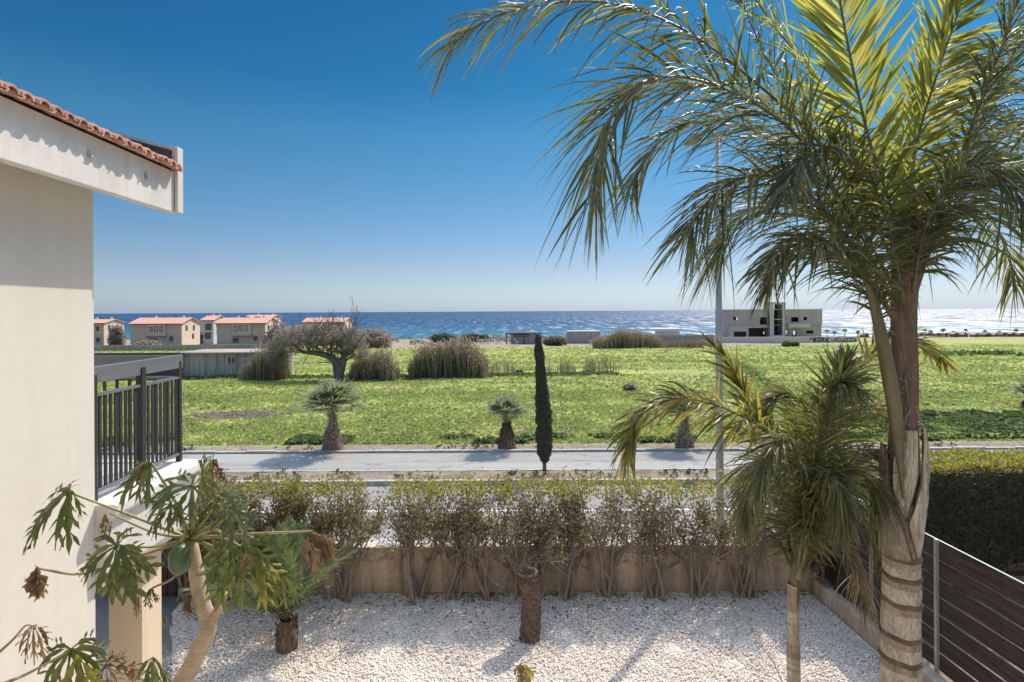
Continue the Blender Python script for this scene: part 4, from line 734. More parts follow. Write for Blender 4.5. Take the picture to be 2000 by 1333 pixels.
LV = [ # leaf centre, outward dir px, size, kind, options ; petiole via
 ((135, 962, 3.62), (-1, .55, -.3), .36, 'papleaf', dict(droop=.75, up=(-.2, -.75, .65), spread=1.5, nl=7), [(250, 1005, 3.8)]),
 ((140, 958, 3.62), (.1, 1, -.3), .18, 'papleaf', dict(droop=.9, up=(-.2, -.75, .5), spread=.6, nl=3), None),
 ((296, 905, 3.7), (-.8, .75, -.3), .30, 'papleaf', dict(droop=.8, up=(0, -.8, .6), spread=1.0, nl=5), [(345, 985, 3.85)]),
 ((376, 950, 3.75), (-.7, .2, -.5), .32, 'papleaf', dict(droop=.45, up=(0, -.7, .75), spread=2.5, nl=9), [(378, 1000, 3.9)]),
 ((430, 968, 3.8), (.6, .2, -.4), .22, 'papleaf', dict(droop=.5, up=(0, -.6, .8), spread=2.2, nl=8), [(405, 1010, 3.9)]),
 ((228, 1066, 3.7), (-.8, .5, -.3), .32, 'papleaf', dict(droop=.55, up=(0, -.85, .55), spread=2.6, nl=9), [(300, 1068, 3.85)]),
 ((236, 1068, 3.68), (.45, 1, -.1), .34, 'papleaf', dict(droop=.35, up=(.1, -.95, .3), spread=.6, nl=3, w_=.17), None),
 ((335, 985, 3.7), (-.9, .5, -.3), .24, 'papleaf', dict(droop=.6, up=(0, -.7, .7), spread=2.0, nl=7), [(352, 1020, 3.85)]),
 ((455, 1000, 3.72), (.7, .6, -.3), .24, 'papleaf', dict(droop=.5, up=(.2, -.7, .7), spread=1.9, nl=7), [(415, 1025, 3.85)]),
 ((395, 925, 3.7), (.5, -.3, -.3), .24, 'papleaf', dict(droop=.3, up=(.1, -.8, .5), spread=1.7, nl=7), [(385, 990, 3.85)]),
 ((550, 1120, 3.8), (.3, 1, -.2), .22, 'papleaf', dict(droop=.4, up=(0, -.9, .4), spread=1.1, nl=5), [(460, 1085, 3.85)]),
 ((470, 1068, 3.75), (.2, 1, -.3), .40, 'papleaf', dict(droop=.35, up=(0, -.9, .45), spread=1.8, nl=7, w_=.15), [(430, 1050, 3.9)]),
 ((452, 1075, 3.7), (-.5, .7, -.3), .24, 'papleaf', dict(droop=.4, up=(0, -.8, .6), spread=1.6, nl=6), None),
 ((498, 1085, 3.75), (.7, .8, 0), .30, 'papyellow', dict(droop=.5, up=(0, -.9, .4), spread=.35, nl=2, w_=.12), None),
 ((205, 1005, 3.75), (0, 1, 0), .16, 'papdry', dict(droop=.8, up=(0, -1, .1), spread=.5, nl=4, crump=.6), None),
 ((72, 1110, 3.45), (-.1, 1, 0), .22, 'papdry', dict(droop=.6, up=(0, -1, .1), spread=.55, nl=8, crump=.9, w_=.16), [(150, 1122, 3.6), (215, 1105, 3.75)]),
 ((65, 1222, 3.3), (.3, 1, 0), .20, 'papdry', dict(droop=1.1, up=(0, -.8, .6), spread=1.4, nl=6, crump=.3, w_=.12), None),
 ((138, 1268, 3.4), (.1, 1, -.2), .30, 'papleaf', dict(droop=.5, up=(0, -.75, .65), spread=2.2, nl=9), None),
 ((150, 1280, 3.38), (.35, 1, -.2), .26, 'papyellow', dict(droop=.4, up=(0, -.9, .5), spread=.5, nl=3), None),
 ((205, 1300, 3.45), (.8, .4, -.2), .24, 'papdry', dict(droop=.4, up=(0, -.8, .6), spread=1.6, nl=7, crump=.4), None),
 ((300, 1284, 3.7), (-.1, 1, 0), .20, 'papleaf', dict(droop=.9, up=(0, -.8, .5), spread=1.0, nl=5, w_=.13), None),
 ((262, 1292, 3.6), (-.2, 1, 0), .15, 'papdry', dict(droop=.8, up=(0, -1, .1), spread=.5, nl=4, crump=.6), None),
 ((296, 1150, 3.75), (-.2, 1, 0), .14, 'papdry', dict(droop=.8, up=(0, -1, .2), spread=.9, nl=6, crump=.8), [(345, 1122, 3.85)]),
 ((270, 1165, 3.75), (-.2, 1, 0), .16, 'papdry', dict(droop=.6, up=(0, -1, .1), spread=.35, nl=3, crump=.5, w_=.09), None),
 ((415, 900, 3.8), (.3, 1, -.1), .22, 'papdry', dict(droop=.8, up=(.1, -.9, .3), spread=.8, nl=6, crump=.8), [(385, 980, 3.9)]),
 ((283, 905, 3.7), (0, 1, 0), .20, 'papdry', dict(droop=.7, up=(0, -1, .2), spread=.6, nl=4, crump=.7), None),
 ((608, 1038, 3.6), (.5, 1, 0), .30, 'papdry', dict(droop=.7, up=(0, -.9, .4), spread=.9, nl=8, crump=.7, w_=.15), [(500, 1043, 3.8)]),
 ((480, 1075, 3.66), (.1, 1, 0), .15, 'papdry', dict(droop=.6, up=(0, -1, .1), spread=.3, nl=3, crump=.6), None),
 ((368, 1168, 3.93), (-.1, 1, 0), .16, 'papdry', dict(droop=.5, up=(0, -1, .1), spread=.4, nl=5, crump=.9), None),
 ((322, 1205, 3.9), (0, 1, 0), .09, 'papdry', dict(droop=.5, up=(0, -1, .1), spread=.3, nl=3, crump=.9), None),
]
for c, od, S, kind, kw, via in LV:
    papleaf(P(*c), out_px(*od), S, kind, **kw)
    if via is not None: ppet([TOP]+via[::-1] if False else [TOP]+sorted(via, key=lambda q: (q[0]-TOP[0])**2+(q[1]-TOP[1])**2)+[c], mat='petdry' if kind == 'papdry' else 'petiole')
ppet([TOP, (440, 1010, 3.9), (535, 955, 3.8)]); ppet([TOP, (430, 1020, 4.0), (505, 968, 4.1)], .009, 'petdry'); ppet([TOP, (300, 1040, 3.8), (215, 1003, 3.7)], .010); ppet([TOP, (420, 1035, 3.8), (440, 1055, 3.7)], .014)
ppet([(350, 1350, 4.0), (200, 1300, 3.6), (138, 1268, 3.4)], .010); ppet([(-20, 1345, 3.1), (50, 1318, 3.3), (138, 1270, 3.4)], .009); ppet([(-30, 1300, 3.2), (25, 1250, 3.25), (50, 1222, 3.3), (65, 1224, 3.3)], .008, 'petdry'); ppet([(330, 1350, 4.0), (320, 1320, 3.85), (300, 1284, 3.7)], .009)
fc = P(352, 1092, 3.85); th = np.linspace(0, math.pi, 16); fr = MB()
fr.tube([fc+np.array((.004*math.cos(a*2), 0,   .104*math.cos(a))) for a in th], [max(.001, .076*math.sin(a)**.8*(1+.10*math.cos(a+2.4))) for a in th], 22, cap=False); fo = fr.build('fruit', M['fruit'], t, smooth=True)
MB().tube([fc+np.array((0, 0, .11)), fc+np.array((.01, .03, .15)), P(372, 1050, 4.0)], .012, 7).build('fruit_stalk', M['petiole'], fo, smooth=True)
# dry sapling tip at the bottom centre
Y5 = 4.6; t = thing('withered_sapling', 'withered yellow-brown sapling tip poking up at the bottom edge, in front of the stump', 'sapling', (P(1020, 1320, Y5)[0], Y5, 0))
MB().tube([(P(1030, 1320, Y5)[0], Y5, 0), P(1028, 1400, Y5), P(1018, 1300, Y5)], [.018, .014, .008], 7).build('stem', M['petdry'], t, smooth=True)
for c, od, S in (((1018, 1296, Y5), (-.3, 1, 0), .16), ((1020, 1300, Y5), (.6, 1, 0), .15), ((1022, 1310, Y5-.05), (0, 1, -.3), .17), ((1018, 1297, Y5), (-.1, -1, 0), .03)): papleaf(P(*c), out_px(*od), S, 'papdry' if S != .15 else 'papyellow', droop=.7, up=(0, -.9, .4), spread=.7, nl=4, crump=.5, w_=.14)
# bare weed by the young palm
Y6 = 6.9
t = thing('bare_weed', 'leafless twiggy weed in the gravel, left of the slender palm trunk', 'weed', (P(1520, 1290, Y6)[0], Y6, 0))
mb = MB()
def branch(mb, o, d, L, r, depth, spread=.5, n=4, upb=.2, k=5, tips=None, ns=(2, 3), shrink=.68):
    pts = [o]; p = np.array(o, float); dd = nrm(d)
    for i in range(k): dd = nrm(dd+rng.normal(0, .13, 3)+np.array((0, 0, upb*.15))); p = p+dd*L/k; pts.append(p.copy())
    mb.tube(pts, np.linspace(r, r*.6, len(pts)), n, cap=False)
    if tips is not None and depth <= 1: tips += pts[1:]
    if depth > 0:
        for i in range(rng.integers(ns[0], ns[1]+1)):
            q = pts[rng.integers(max(1, k//2), k+1)]; branch(mb, q, nrm(dd+rng.normal(0, spread, 3)), L*shrink*rng.uniform(.8, 1.2), r*.55, depth-1, spread, max(3, n-1), upb, k, tips, ns, shrink)
branch(mb, (P(1530, 1290, Y6)[0], Y6, 0), (-.45, 0, 1), .55, .007, 3, .6); branch(mb, (P(1533, 1290, Y6)[0], Y6, 0), (-.9, 0, .35), .5, .005, 2, .5); mb.build('stems', M['bark'], t)
# ------------------------------------------------------------------ garden hedge, shrub by shrub
def leaf_cloud(c, size, up=.3, asp=.42):
    n = len(c); d = nrm(rng.normal(size=(n, 3))+np.array((0, 0, up))); a = nrm(np.cross(d, rng.normal(size=(n, 3)))); nn = np.cross(d, a); s_ = np.asarray(size).reshape(-1, 1)*np.ones((n, 1))
    p0 = c; p1 = c+d*s_*.45; p2 = c+d*s_-nn*s_*.12
    v = np.stack([p0, p1-a*s_*asp*.5+nn*s_*.08, p2, p1+a*s_*asp*.5+nn*s_*.08, p1], 1).reshape(-1, 3); k = np.arange(n)*5
    return v, np.vstack([np.stack([k, k+1, k+2, k+4], 1), np.stack([k, k+4, k+2, k+3], 1)])
ORD = ['first', 'second', 'third', 'fourth', 'fifth', 'sixth', 'seventh', 'eighth', 'ninth', 'tenth', 'eleventh', 'twelfth', 'thirteenth', 'fourteenth']
XS = [-5.0, -4.3, -3.6, -3.05, -2.45, -1.25, -.65, -.05, .55, 1.2, 1.85, 2.55, 3.3, 4.1]
for i, x0 in enumerate(XS):
    t = thing('hedge_shrub', 'bare-stemmed leafy shrub, %s from the left in the hedge along the tan wall' % ORD[i], 'shrub', (x0, 9.02, 0), 'shrubs of the garden hedge')
    mb = MB(); tips = []; dense = 1.5 if x0 < -2.2 else (.85 if .3 < x0 < 3.2 else 1.0)
    for s_ in range(R.randint(7, 10)):
        lean = R.uniform(-.42, .42); o = (x0+R.gauss(0, .10), 9.0+R.gauss(0, .05), 0)
        L = R.uniform(.62, .95); pts = []; p = np.array(o); d = nrm(np.array((lean, R.uniform(-.06, .16), 1)))
        for q in range(6): pts.append(p.copy()); d = nrm(d+rng.normal(0, .07, 3)); p = p+d*L/5
        mb.tube(pts, np.linspace(R.uniform(.020, .036), .017, 6), 6, cap=False)
        for b_ in range(R.randint(3, 4)): branch(mb, pts[R.randint(3, 5)], nrm(d+rng.normal(0, .5, 3)*np.array((1.1, .7, 1))), R.uniform(.38, .55), .016, 3, .5, 5, .7, 4, tips, (2, 3), .66)
    mb.build('stems', M['bark'], t, smooth=True)
    tp = np.array([q for q in tips if q[2] > .70 and q[2] < 1.90]); n = int(3200*dense); j = rng.integers(0, len(tp), n); c = tp[j]+rng.normal(0, .06, (n, 3)); c = c[(c[:, 2] < 1.90+.05*np.sin(c[:, 0]*7)) & (rng.random(n) < np.interp(c[:, 2], [.7, 1.0, 1.7], [.25, .7, 1]))]
    v, f = leaf_cloud(c, rng.uniform(.035, .075, len(c)), .3, .5); mm = MB().add(v, f, 0)
    n2 = 520; c2 = np.stack([x0+rng.uniform(-.38, .38, n2), 9.12+rng.normal(0, .17, n2), 1.74+rng.normal(0, .075, n2)+.06*math.sin(x0*5)], -1); v, f = leaf_cloud(c2, rng.uniform(.04, .075, n2), 1.0, .5); mm.add(v, f, 1)
    mm.build('foliage', [M['hedgeleaf'], M['hedgetop']], t)
# dense hedge behind the fence on the right
t = thing('dense_hedge', 'tall dense dark green clipped hedge beyond the slatted fence, yellow-green on top', 'hedge', (7.3, 9.3, 0))
x0, x1, y0, y1, zt = 4.95, 13, 8.75, 9.9, 2.14
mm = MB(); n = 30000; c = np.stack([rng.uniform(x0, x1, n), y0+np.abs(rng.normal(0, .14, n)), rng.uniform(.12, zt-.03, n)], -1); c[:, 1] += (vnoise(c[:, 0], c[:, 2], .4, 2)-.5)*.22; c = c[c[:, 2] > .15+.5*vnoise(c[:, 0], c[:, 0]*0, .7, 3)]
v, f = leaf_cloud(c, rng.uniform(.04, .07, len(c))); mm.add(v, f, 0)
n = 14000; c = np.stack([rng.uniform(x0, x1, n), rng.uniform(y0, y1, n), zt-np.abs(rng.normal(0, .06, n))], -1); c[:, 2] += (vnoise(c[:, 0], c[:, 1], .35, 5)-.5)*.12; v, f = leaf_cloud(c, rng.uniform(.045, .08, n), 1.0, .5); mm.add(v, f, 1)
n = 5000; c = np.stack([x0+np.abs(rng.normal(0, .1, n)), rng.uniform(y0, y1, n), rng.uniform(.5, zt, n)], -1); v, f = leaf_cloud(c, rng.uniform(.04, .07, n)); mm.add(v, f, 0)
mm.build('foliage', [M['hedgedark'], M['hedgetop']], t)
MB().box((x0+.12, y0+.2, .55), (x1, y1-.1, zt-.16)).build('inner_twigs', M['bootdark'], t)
mb = MB()
for i in range(22): branch(mb, (R.uniform(x0+.5, x1), R.uniform(8.9, 9.3), 0), (R.gauss(0, .2), 0, 1), .6, .03, 1, .4, 5)
mb.build('stems', M['bark'], t)
# ------------------------------------------------------------------ cypress
YC = 15.45; bc = P(1064, 930, YC); bc[2] = .1
t = thing('cypress', 'narrow dark columnar cypress on a short bare stem, centre of the verge', 'cypress tree', bc)
MB().tube([(bc[0], YC, .1), (bc[0]-.01, YC, .6)], [.055, .05], 9).build('trunk', M['graybark'], t, smooth=True)
prof = [(908, 0), (900, 9), (880, 15), (850, 16.5), (810, 15), (770, 12.5), (745, 10), (720, 9), (700, 9), (680, 8), (665, 6), (655, 2)]
axisx = [(908, 1062), (850, 1062), (770, 1058), (700, 1053), (655, 1050)]
def cyp(n, k):
    y = rng.uniform(656, 907, n); pr = np.interp(-y, [-a for a, b in prof], [b for a, b in prof]); ax = np.interp(-y, [-a for a, b in axisx], [b for a, b in axisx])
    r = pr/F*YC*k*(.86+.28*vnoise(y/7, rng.random(n)*0, 1.0, 4)); a = rng.uniform(0, 6.283, n); x = (ax-CX)/F*YC; z = EYE+(CY-y)/F*YC+.0; z = z-(ax-CX)/F*YC*-ROLL
    r = r*(.9+.25*vnoise(a*1.3, y/12, 1, 6))
    return np.stack([x+r*np.cos(a), YC+r*np.sin(a), z], -1)
v, f = cards(cyp(26000, rng.uniform(.75, 1.0, 26000)), rng.uniform(.015, .035, 26000), .3, 1.8); mb = MB().add(v, f)
yy = np.linspace(904, 658, 26); mb.tube([np.array((np.interp(-q, [-a for a, b in axisx], [b-CX for a, b in axisx])/F*YC, YC, EYE+(CY-q)/F*YC)) for q in yy], [max(.01, np.interp(-q, [-a for a, b in prof], [b for a, b in prof])/F*YC*.74) for q in yy], 12)
mb.build('crown', M['cypress'], t)
# ------------------------------------------------------------------ fan palms
def fanleaf(o, d, S, nseg=24, spread=1.45):
    n = nrm(np.cross(np.cross(d, (0, 0, 1.))+np.array((1e-4, 0, 0)), d)); s_ = np.cross(n, d); a = np.linspace(-spread, spread, nseg)+rng.normal(0, .03, nseg)
    D = nrm(np.cos(a)[:, None]*d+np.sin(a)[:, None]*s_+n*(.25*np.cos(a*1.0))[:, None]*-1+rng.normal(0, .05, (nseg, 3))); L = S*(.75+.25*np.cos(a*.7))*rng.uniform(.88, 1.08, nseg)
    return leaflets(np.repeat(np.asarray(o)[None], nseg, 0), D, np.repeat(n[None], nseg, 0), L, np.full(nseg, S*.085), np.full(nseg, .12)*rng.uniform(.5, 2.2, nseg), 4, (.25, 1, .8, .45, .03))
def fan_palm(loc, label, h=1.15, nf=26, S=.52, skirt=True, seed=0, tr=.30):
    t = thing('fan_palm', label, 'palm tree', loc, 'young fan palms along the road'); x, y, z = loc; mb = MB(); k = 24
    zs = np.linspace(-.03, h, k); rr = np.interp(zs/h, [0, .1, .5, .8, 1], [tr*.95, tr*.9, tr*.66, tr*.36, tr*.2]); revolve([(x, y, z+q) for q in zs], rr, 18, [0]*k, lump=.3, seed=seed).build('trunk', M['fibre'], t, smooth=True)
    mb = MB()
    for i in range(260):
        u = R.random()**.8; a = i*2.4; r = np.interp(u, [0, .5, .8, 1], [tr*.9, tr*.64, tr*.34, tr*.2]); o = np.array((x+r*.92*math.cos(a), y+r*.92*math.sin(a), z+h*u)); d = nrm(np.array((math.cos(a)*.75, math.sin(a)*.75, .8+R.gauss(0, .25)))); L = R.uniform(.06, .15)
        mb.tube([o, o+d*L*.6, o+d*L], [.024, .018, .006], 4)
    mb.build('leaf_stubs', M['boot'] if seed % 2 else M['trunkring'], t)
    for i in range(nf):
        a = i*2.39996+seed; el = np.interp(i/nf, [0, .4, .85, 1], [1.5, 1.2, .85, .45])+R.gauss(0, .12); Lp = S*R.uniform(.9, 1.25); d = np.array((math.cos(a)*math.cos(el), math.sin(a)*math.cos(el), math.sin(el))); o = np.array((x, y, z+h*.98)); e = o+d*Lp-np.array((0, 0, .06*Lp))
        v, f = fanleaf(e, nrm(d-np.array((0, 0, .15))), S*R.uniform(.85, 1.1)); fo = MB().add(v, f).build('frond', M['fan'], t); MB().tube([o, (o+e)/2+np.array((0, 0, .02)), e], [.018, .012, .008], 5).build('petiole', M['petiole'], fo)
    return t
def gp(px, py, Y): q = P(px, py, Y); return (q[0], Y, float(ground_z(np.array([q[0]]), np.array([Y]))[0])+.02)
fan_palm(gp(650, 880, 18.6), 'largest young fan palm beside the road, left of centre with reddish trunk', 1.10, 34, .74, seed=1, tr=.38)
fan_palm(gp(990, 882, 18.65), 'smaller grey-green fan palm beside the road, just left of the cypress', .88, 28, .54, seed=2, tr=.32)
fan_palm(gp(1337, 880, 18.65), 'fan palm beside the road half hidden behind the drooping yellow fronds', .9, 26, .58, seed=3, tr=.32)
fan_palm(gp(2012, 797, 27), 'fan palm in the green field, cut off by the right edge', .35, 22, .55, seed=4, tr=.30)
fan_palm(gp(60, 880, 18.6), 'fan palm beside the road hidden behind the cream house', 1.2, 20, .5, seed=5)
# ------------------------------------------------------------------ wind-bent grey tree and reeds
YT = 42.; bt = gp(662, 722, YT)
t = thing('bent_tree', 'broad wind-bent grey tree leaning left with leafless twigs, between shed and reeds', 'tree', bt)
mb = MB(); tips = []
tc = spline([np.array(bt), P(655, 708, YT), P(640, 696, YT), P(618, 690, YT-.3), P(590, 688, YT)], 16); mb.tube(tc, np.linspace(.36, .13, 16), 9)
tc2 = spline([np.array(bt), P(672, 700, YT), P(668, 680, YT+.4), P(650, 660, YT)], 12); mb.tube(tc2, np.linspace(.30, .11, 12), 8)
tc3 = spline([P(655, 710, YT), P(680, 692, YT), P(700, 676, YT)], 10); mb.tube(tc3, np.linspace(.2, .07, 10), 7)
for C in (tc[5:], tc2[4:], tc3[3:]):
    for q in C[::2]:
        for j in range(3): branch(mb, q, nrm(np.array((R.uniform(-1.2, .5), R.uniform(-.6, .6), R.uniform(.3, 1.0)))), R.uniform(.9, 1.5), .07, 3, .45, 5, .3, 4, tips, (2, 3), .75)
mb.build('trunk', M['graybark'], t, smooth=True)
cen = [(600, 662, 56, 18), (560, 674, 34, 22), (640, 654, 50, 17), (684, 662, 30, 24), (580, 652, 40, 14), (700, 686, 22, 20), (538, 692, 20, 28), (552, 706, 16, 22), (615, 640, 44, 8)]
pc = []
for (cx_, cy_, rx, ry) in cen:
    n = int(rx*ry*2.0); q = blob(np.zeros(3), np.array((rx/F*YT, rx/F*YT*.9, ry/F*YT)), n, .25); pc.append(q+P(cx_, cy_, YT))
pc = np.vstack(pc); v, f = cards(pc, rng.uniform(.10, .30, len(pc)), .07, .5); mm = MB().add(v, f, 0); k = rng.random(len(pc)) < .30; v, f = cards(pc[k], rng.uniform(.05, .10, k.sum()), .5); mm.add(v, f, 0); mm.build('crown', M['graytree'], t)
def reeds(name, label, px0, px1, ytop, ybase, Y, n, depth=1.2, lean=.12, mat='reed', plume=.3, edge=.35):
    ct = gp((px0+px1)/2, ybase, Y); t_ = thing(name, label, 'reeds', ct, 'reed clumps across the field'); xa, xb = P(px0, ybase, Y)[0], P(px1, ybase, Y)[0]; H = (ybase-ytop)/F*Y
    x = rng.uniform(xa, xb, n); y = Y+rng.normal(0, depth*.5, n); e = np.clip(np.minimum(x-xa, xb-x)/max(.01, (xb-xa)*edge), 0, 1); h = H*(.45+.55*e**.6)*rng.uniform(.6, 1.05, n)*(.8+.4*vnoise(x, y*0, .9, int(px0)))
    b = np.stack([x, y, ground_z(x, y)-.02], -1); D = nrm(np.stack([rng.normal(0, lean, n), rng.normal(0, lean, n), np.ones(n)], -1)); N = nrm(rng.normal(size=(n, 3))*np.array((1, 1, .1)))
    v, f = leaflets(b, D, N, h, rng.uniform(.03, .06, n)*(Y/45)**.5, rng.uniform(0, .06, n), 3, (1, .9, .7, .1)); mm = MB().add(v, f, 0)
    # blades leaving the culms
    k = rng.random(n) < .8; q = b[k]+D[k]*(h[k]*rng.uniform(.35, .95, k.sum()))[:, None]; D2 = nrm(D[k]*.8+rng.normal(0, .5, (k.sum(), 3))*np.array((1, 1, .3))); v, f = leaflets(q, D2, N[k], h[k]*.28, np.full(k.sum(), .05), np.full(k.sum(), .5), 3, (.8, 1, .6, .05)); mm.add(v, f, 0)
    mm.build('culms', M[mat], t_)
    if plume:
        k = rng.random(n) < plume; q = b[k]+D[k]*(h[k]*.97)[:, None]; v, f = leaflets(q, nrm(D[k]+np.array((-.2, 0, 0))), N[k], h[k]*.16, np.full(k.sum(), .09), np.full(k.sum(), .3), 3, (.4, 1, .8, .1)); MB().add(v, f).build('plumes', M['plume'], t_)
reeds('reed_clump', 'grey-brown reeds at the right end of the shed, under the bent tree', 478, 562, 672, 735, 43, 900, plume=.15)
reeds('reed_clump', 'tall brown reeds immediately right of the bent tree trunk', 685, 778, 678, 734, 43, 1300)
reeds('reed_clump', 'widest and densest brown reed clump, middle left of the field', 800, 952, 664, 732, 44, 2600)
reeds('reed_clump', 'thin see-through reeds at the right side of the widest clump', 945, 1006, 688, 726, 46, 120, plume=0, lean=.04)
reeds('reed_clump', 'sparse dry reeds just right of the cypress', 1064, 1082, 690, 722, 46, 26, plume=0, lean=.03)
reeds('reed_clump', 'small upright reed tuft second right of the cypress', 1088, 1124, 688, 722, 46, 90, plume=0, lean=.04)
reeds('reed_clump', 'small dry reed tuft, third right of the cypress', 1142, 1166, 684, 722, 46, 80, plume=0, lean=.05)
reeds('reed_clump', 'faint thin reeds at the far right of the sparse row', 1168, 1200, 690, 722, 46, 60, plume=0, lean=.04)
reeds('reed_clump', 'pink-tinged reed bank in front of the far grey wall', 1160, 1290, 652, 685, 97, 2600, depth=2, plume=.5)
reeds('reed_clump', 'low grey reed bank along the foot of the far wall', 1285, 1400, 668, 685, 97, 1500, depth=2, plume=.1)
def bush(label, px, py, rx, ry, Y, n, mat, s0=.12, s1=.25, name='bush', asp=.35):
    c = gp(px, py, Y); o = np.array((P(px, py, Y)[0], Y, c[2]+ry/F*Y*.75)); p = blob(o, np.array((rx/F*Y, rx/F*Y*.7, ry/F*Y)), n, .3); p[:, 2] = np.maximum(p[:, 2], c[2]+.02)
    v, f = cards(p, rng.uniform(s0, s1, n), asp); return tag(MB().add(v, f).build(name, M[mat], org=c), label, 'bush')
bush('dark rounded evergreen bush on the shore, right of the last orange roof', 728, 680, 38, 22, 105, 2200, 'graytree', .2, .5)
bush('low dark bush on the skyline, left of the sea gap', 708, 676, 20, 16, 108, 900, 'scrub', .2, .5)
bush('dark low bush by the shore behind the widest reeds', 866, 668, 26, 10, 150, 900, 'scrub', .3, .6)
bush('second shore bush, left of the dark kiosk', 926, 670, 30, 9, 150, 900, 'scrub', .3, .6)
bush('dry brown mound bush lying in the green field', 1230, 755, 14, 8, 34, 500, 'scrubdry', .06, .14)
bush('small dark tuft left of the cypress among thin reeds', 1014, 721, 7, 4, 46, 200, 'weeddark', .08, .16)
bush('dark shrubs right of the kiosk', 1085, 674, 22, 9, 115, 700, 'scrub', .25, .5)
bush('pink flowering scrub by the grey box', 1178, 674, 26, 9, 112, 700, 'scrubdry', .2, .45)
bush('dark round bush in front of the graffiti wall', 1536, 680, 9, 6, 100, 350, 'weeddark', .15, .35)
bush('lighter bush next to the dark round one before the graffiti wall', 1552, 681, 8, 5, 100, 300, 'scrub', .15, .35)
bush('large dark tree standing between two tan houses at the left', 228, 672, 15, 24, 128, 1600, 'graytree', .25, .6)
bush('dark tree left of the white house', 388, 665, 8, 16, 132, 800, 'scrub', .25, .55)
bush('thorny brown bush in front of the second tan house', 288, 683, 26, 9, 112, 900, 'scrubdry', .2, .5)
bush('tall grey leafy tree right of the wide tan house', 545, 668, 26, 26, 118, 1800, 'graytree', .2, .5)
bush('brown earth-coloured mound on the field bank at the right', 1818, 838, 14, 9, 23.5, 500, 'scrub', .04, .1)
bush('green weed mound on the bank behind the dense hedge', 1900, 850, 44, 9, 22.3, 1500, 'weeddark', .04, .11)
bush('green weed mound at the far right of the bank', 1985, 838, 26, 9, 23, 1000, 'weeddark', .04, .11)
def rock(label, px, py, s_, Y):
    c = gp(px, py, Y); v, f = islands(np.array([[c[0], c[1], c[2]+s_*.2]]), OV, OF, [s_], np.array([R.uniform(0, 6)]), .25, np.array([[1.4, 1, .7]])); tag(MB().add(v, f).build('boulder', M['stone'], org=c), label, 'boulder', 'boulders on the bank')
rock('dark boulder on the bank right of the ringed palm', 1872, 832, .28, 23.6); rock('smaller boulder on the bank beside the palm trunk', 1835, 834, .18, 23.8); rock('half buried boulder on the bank at the right', 1945, 826, .25, 24.4)
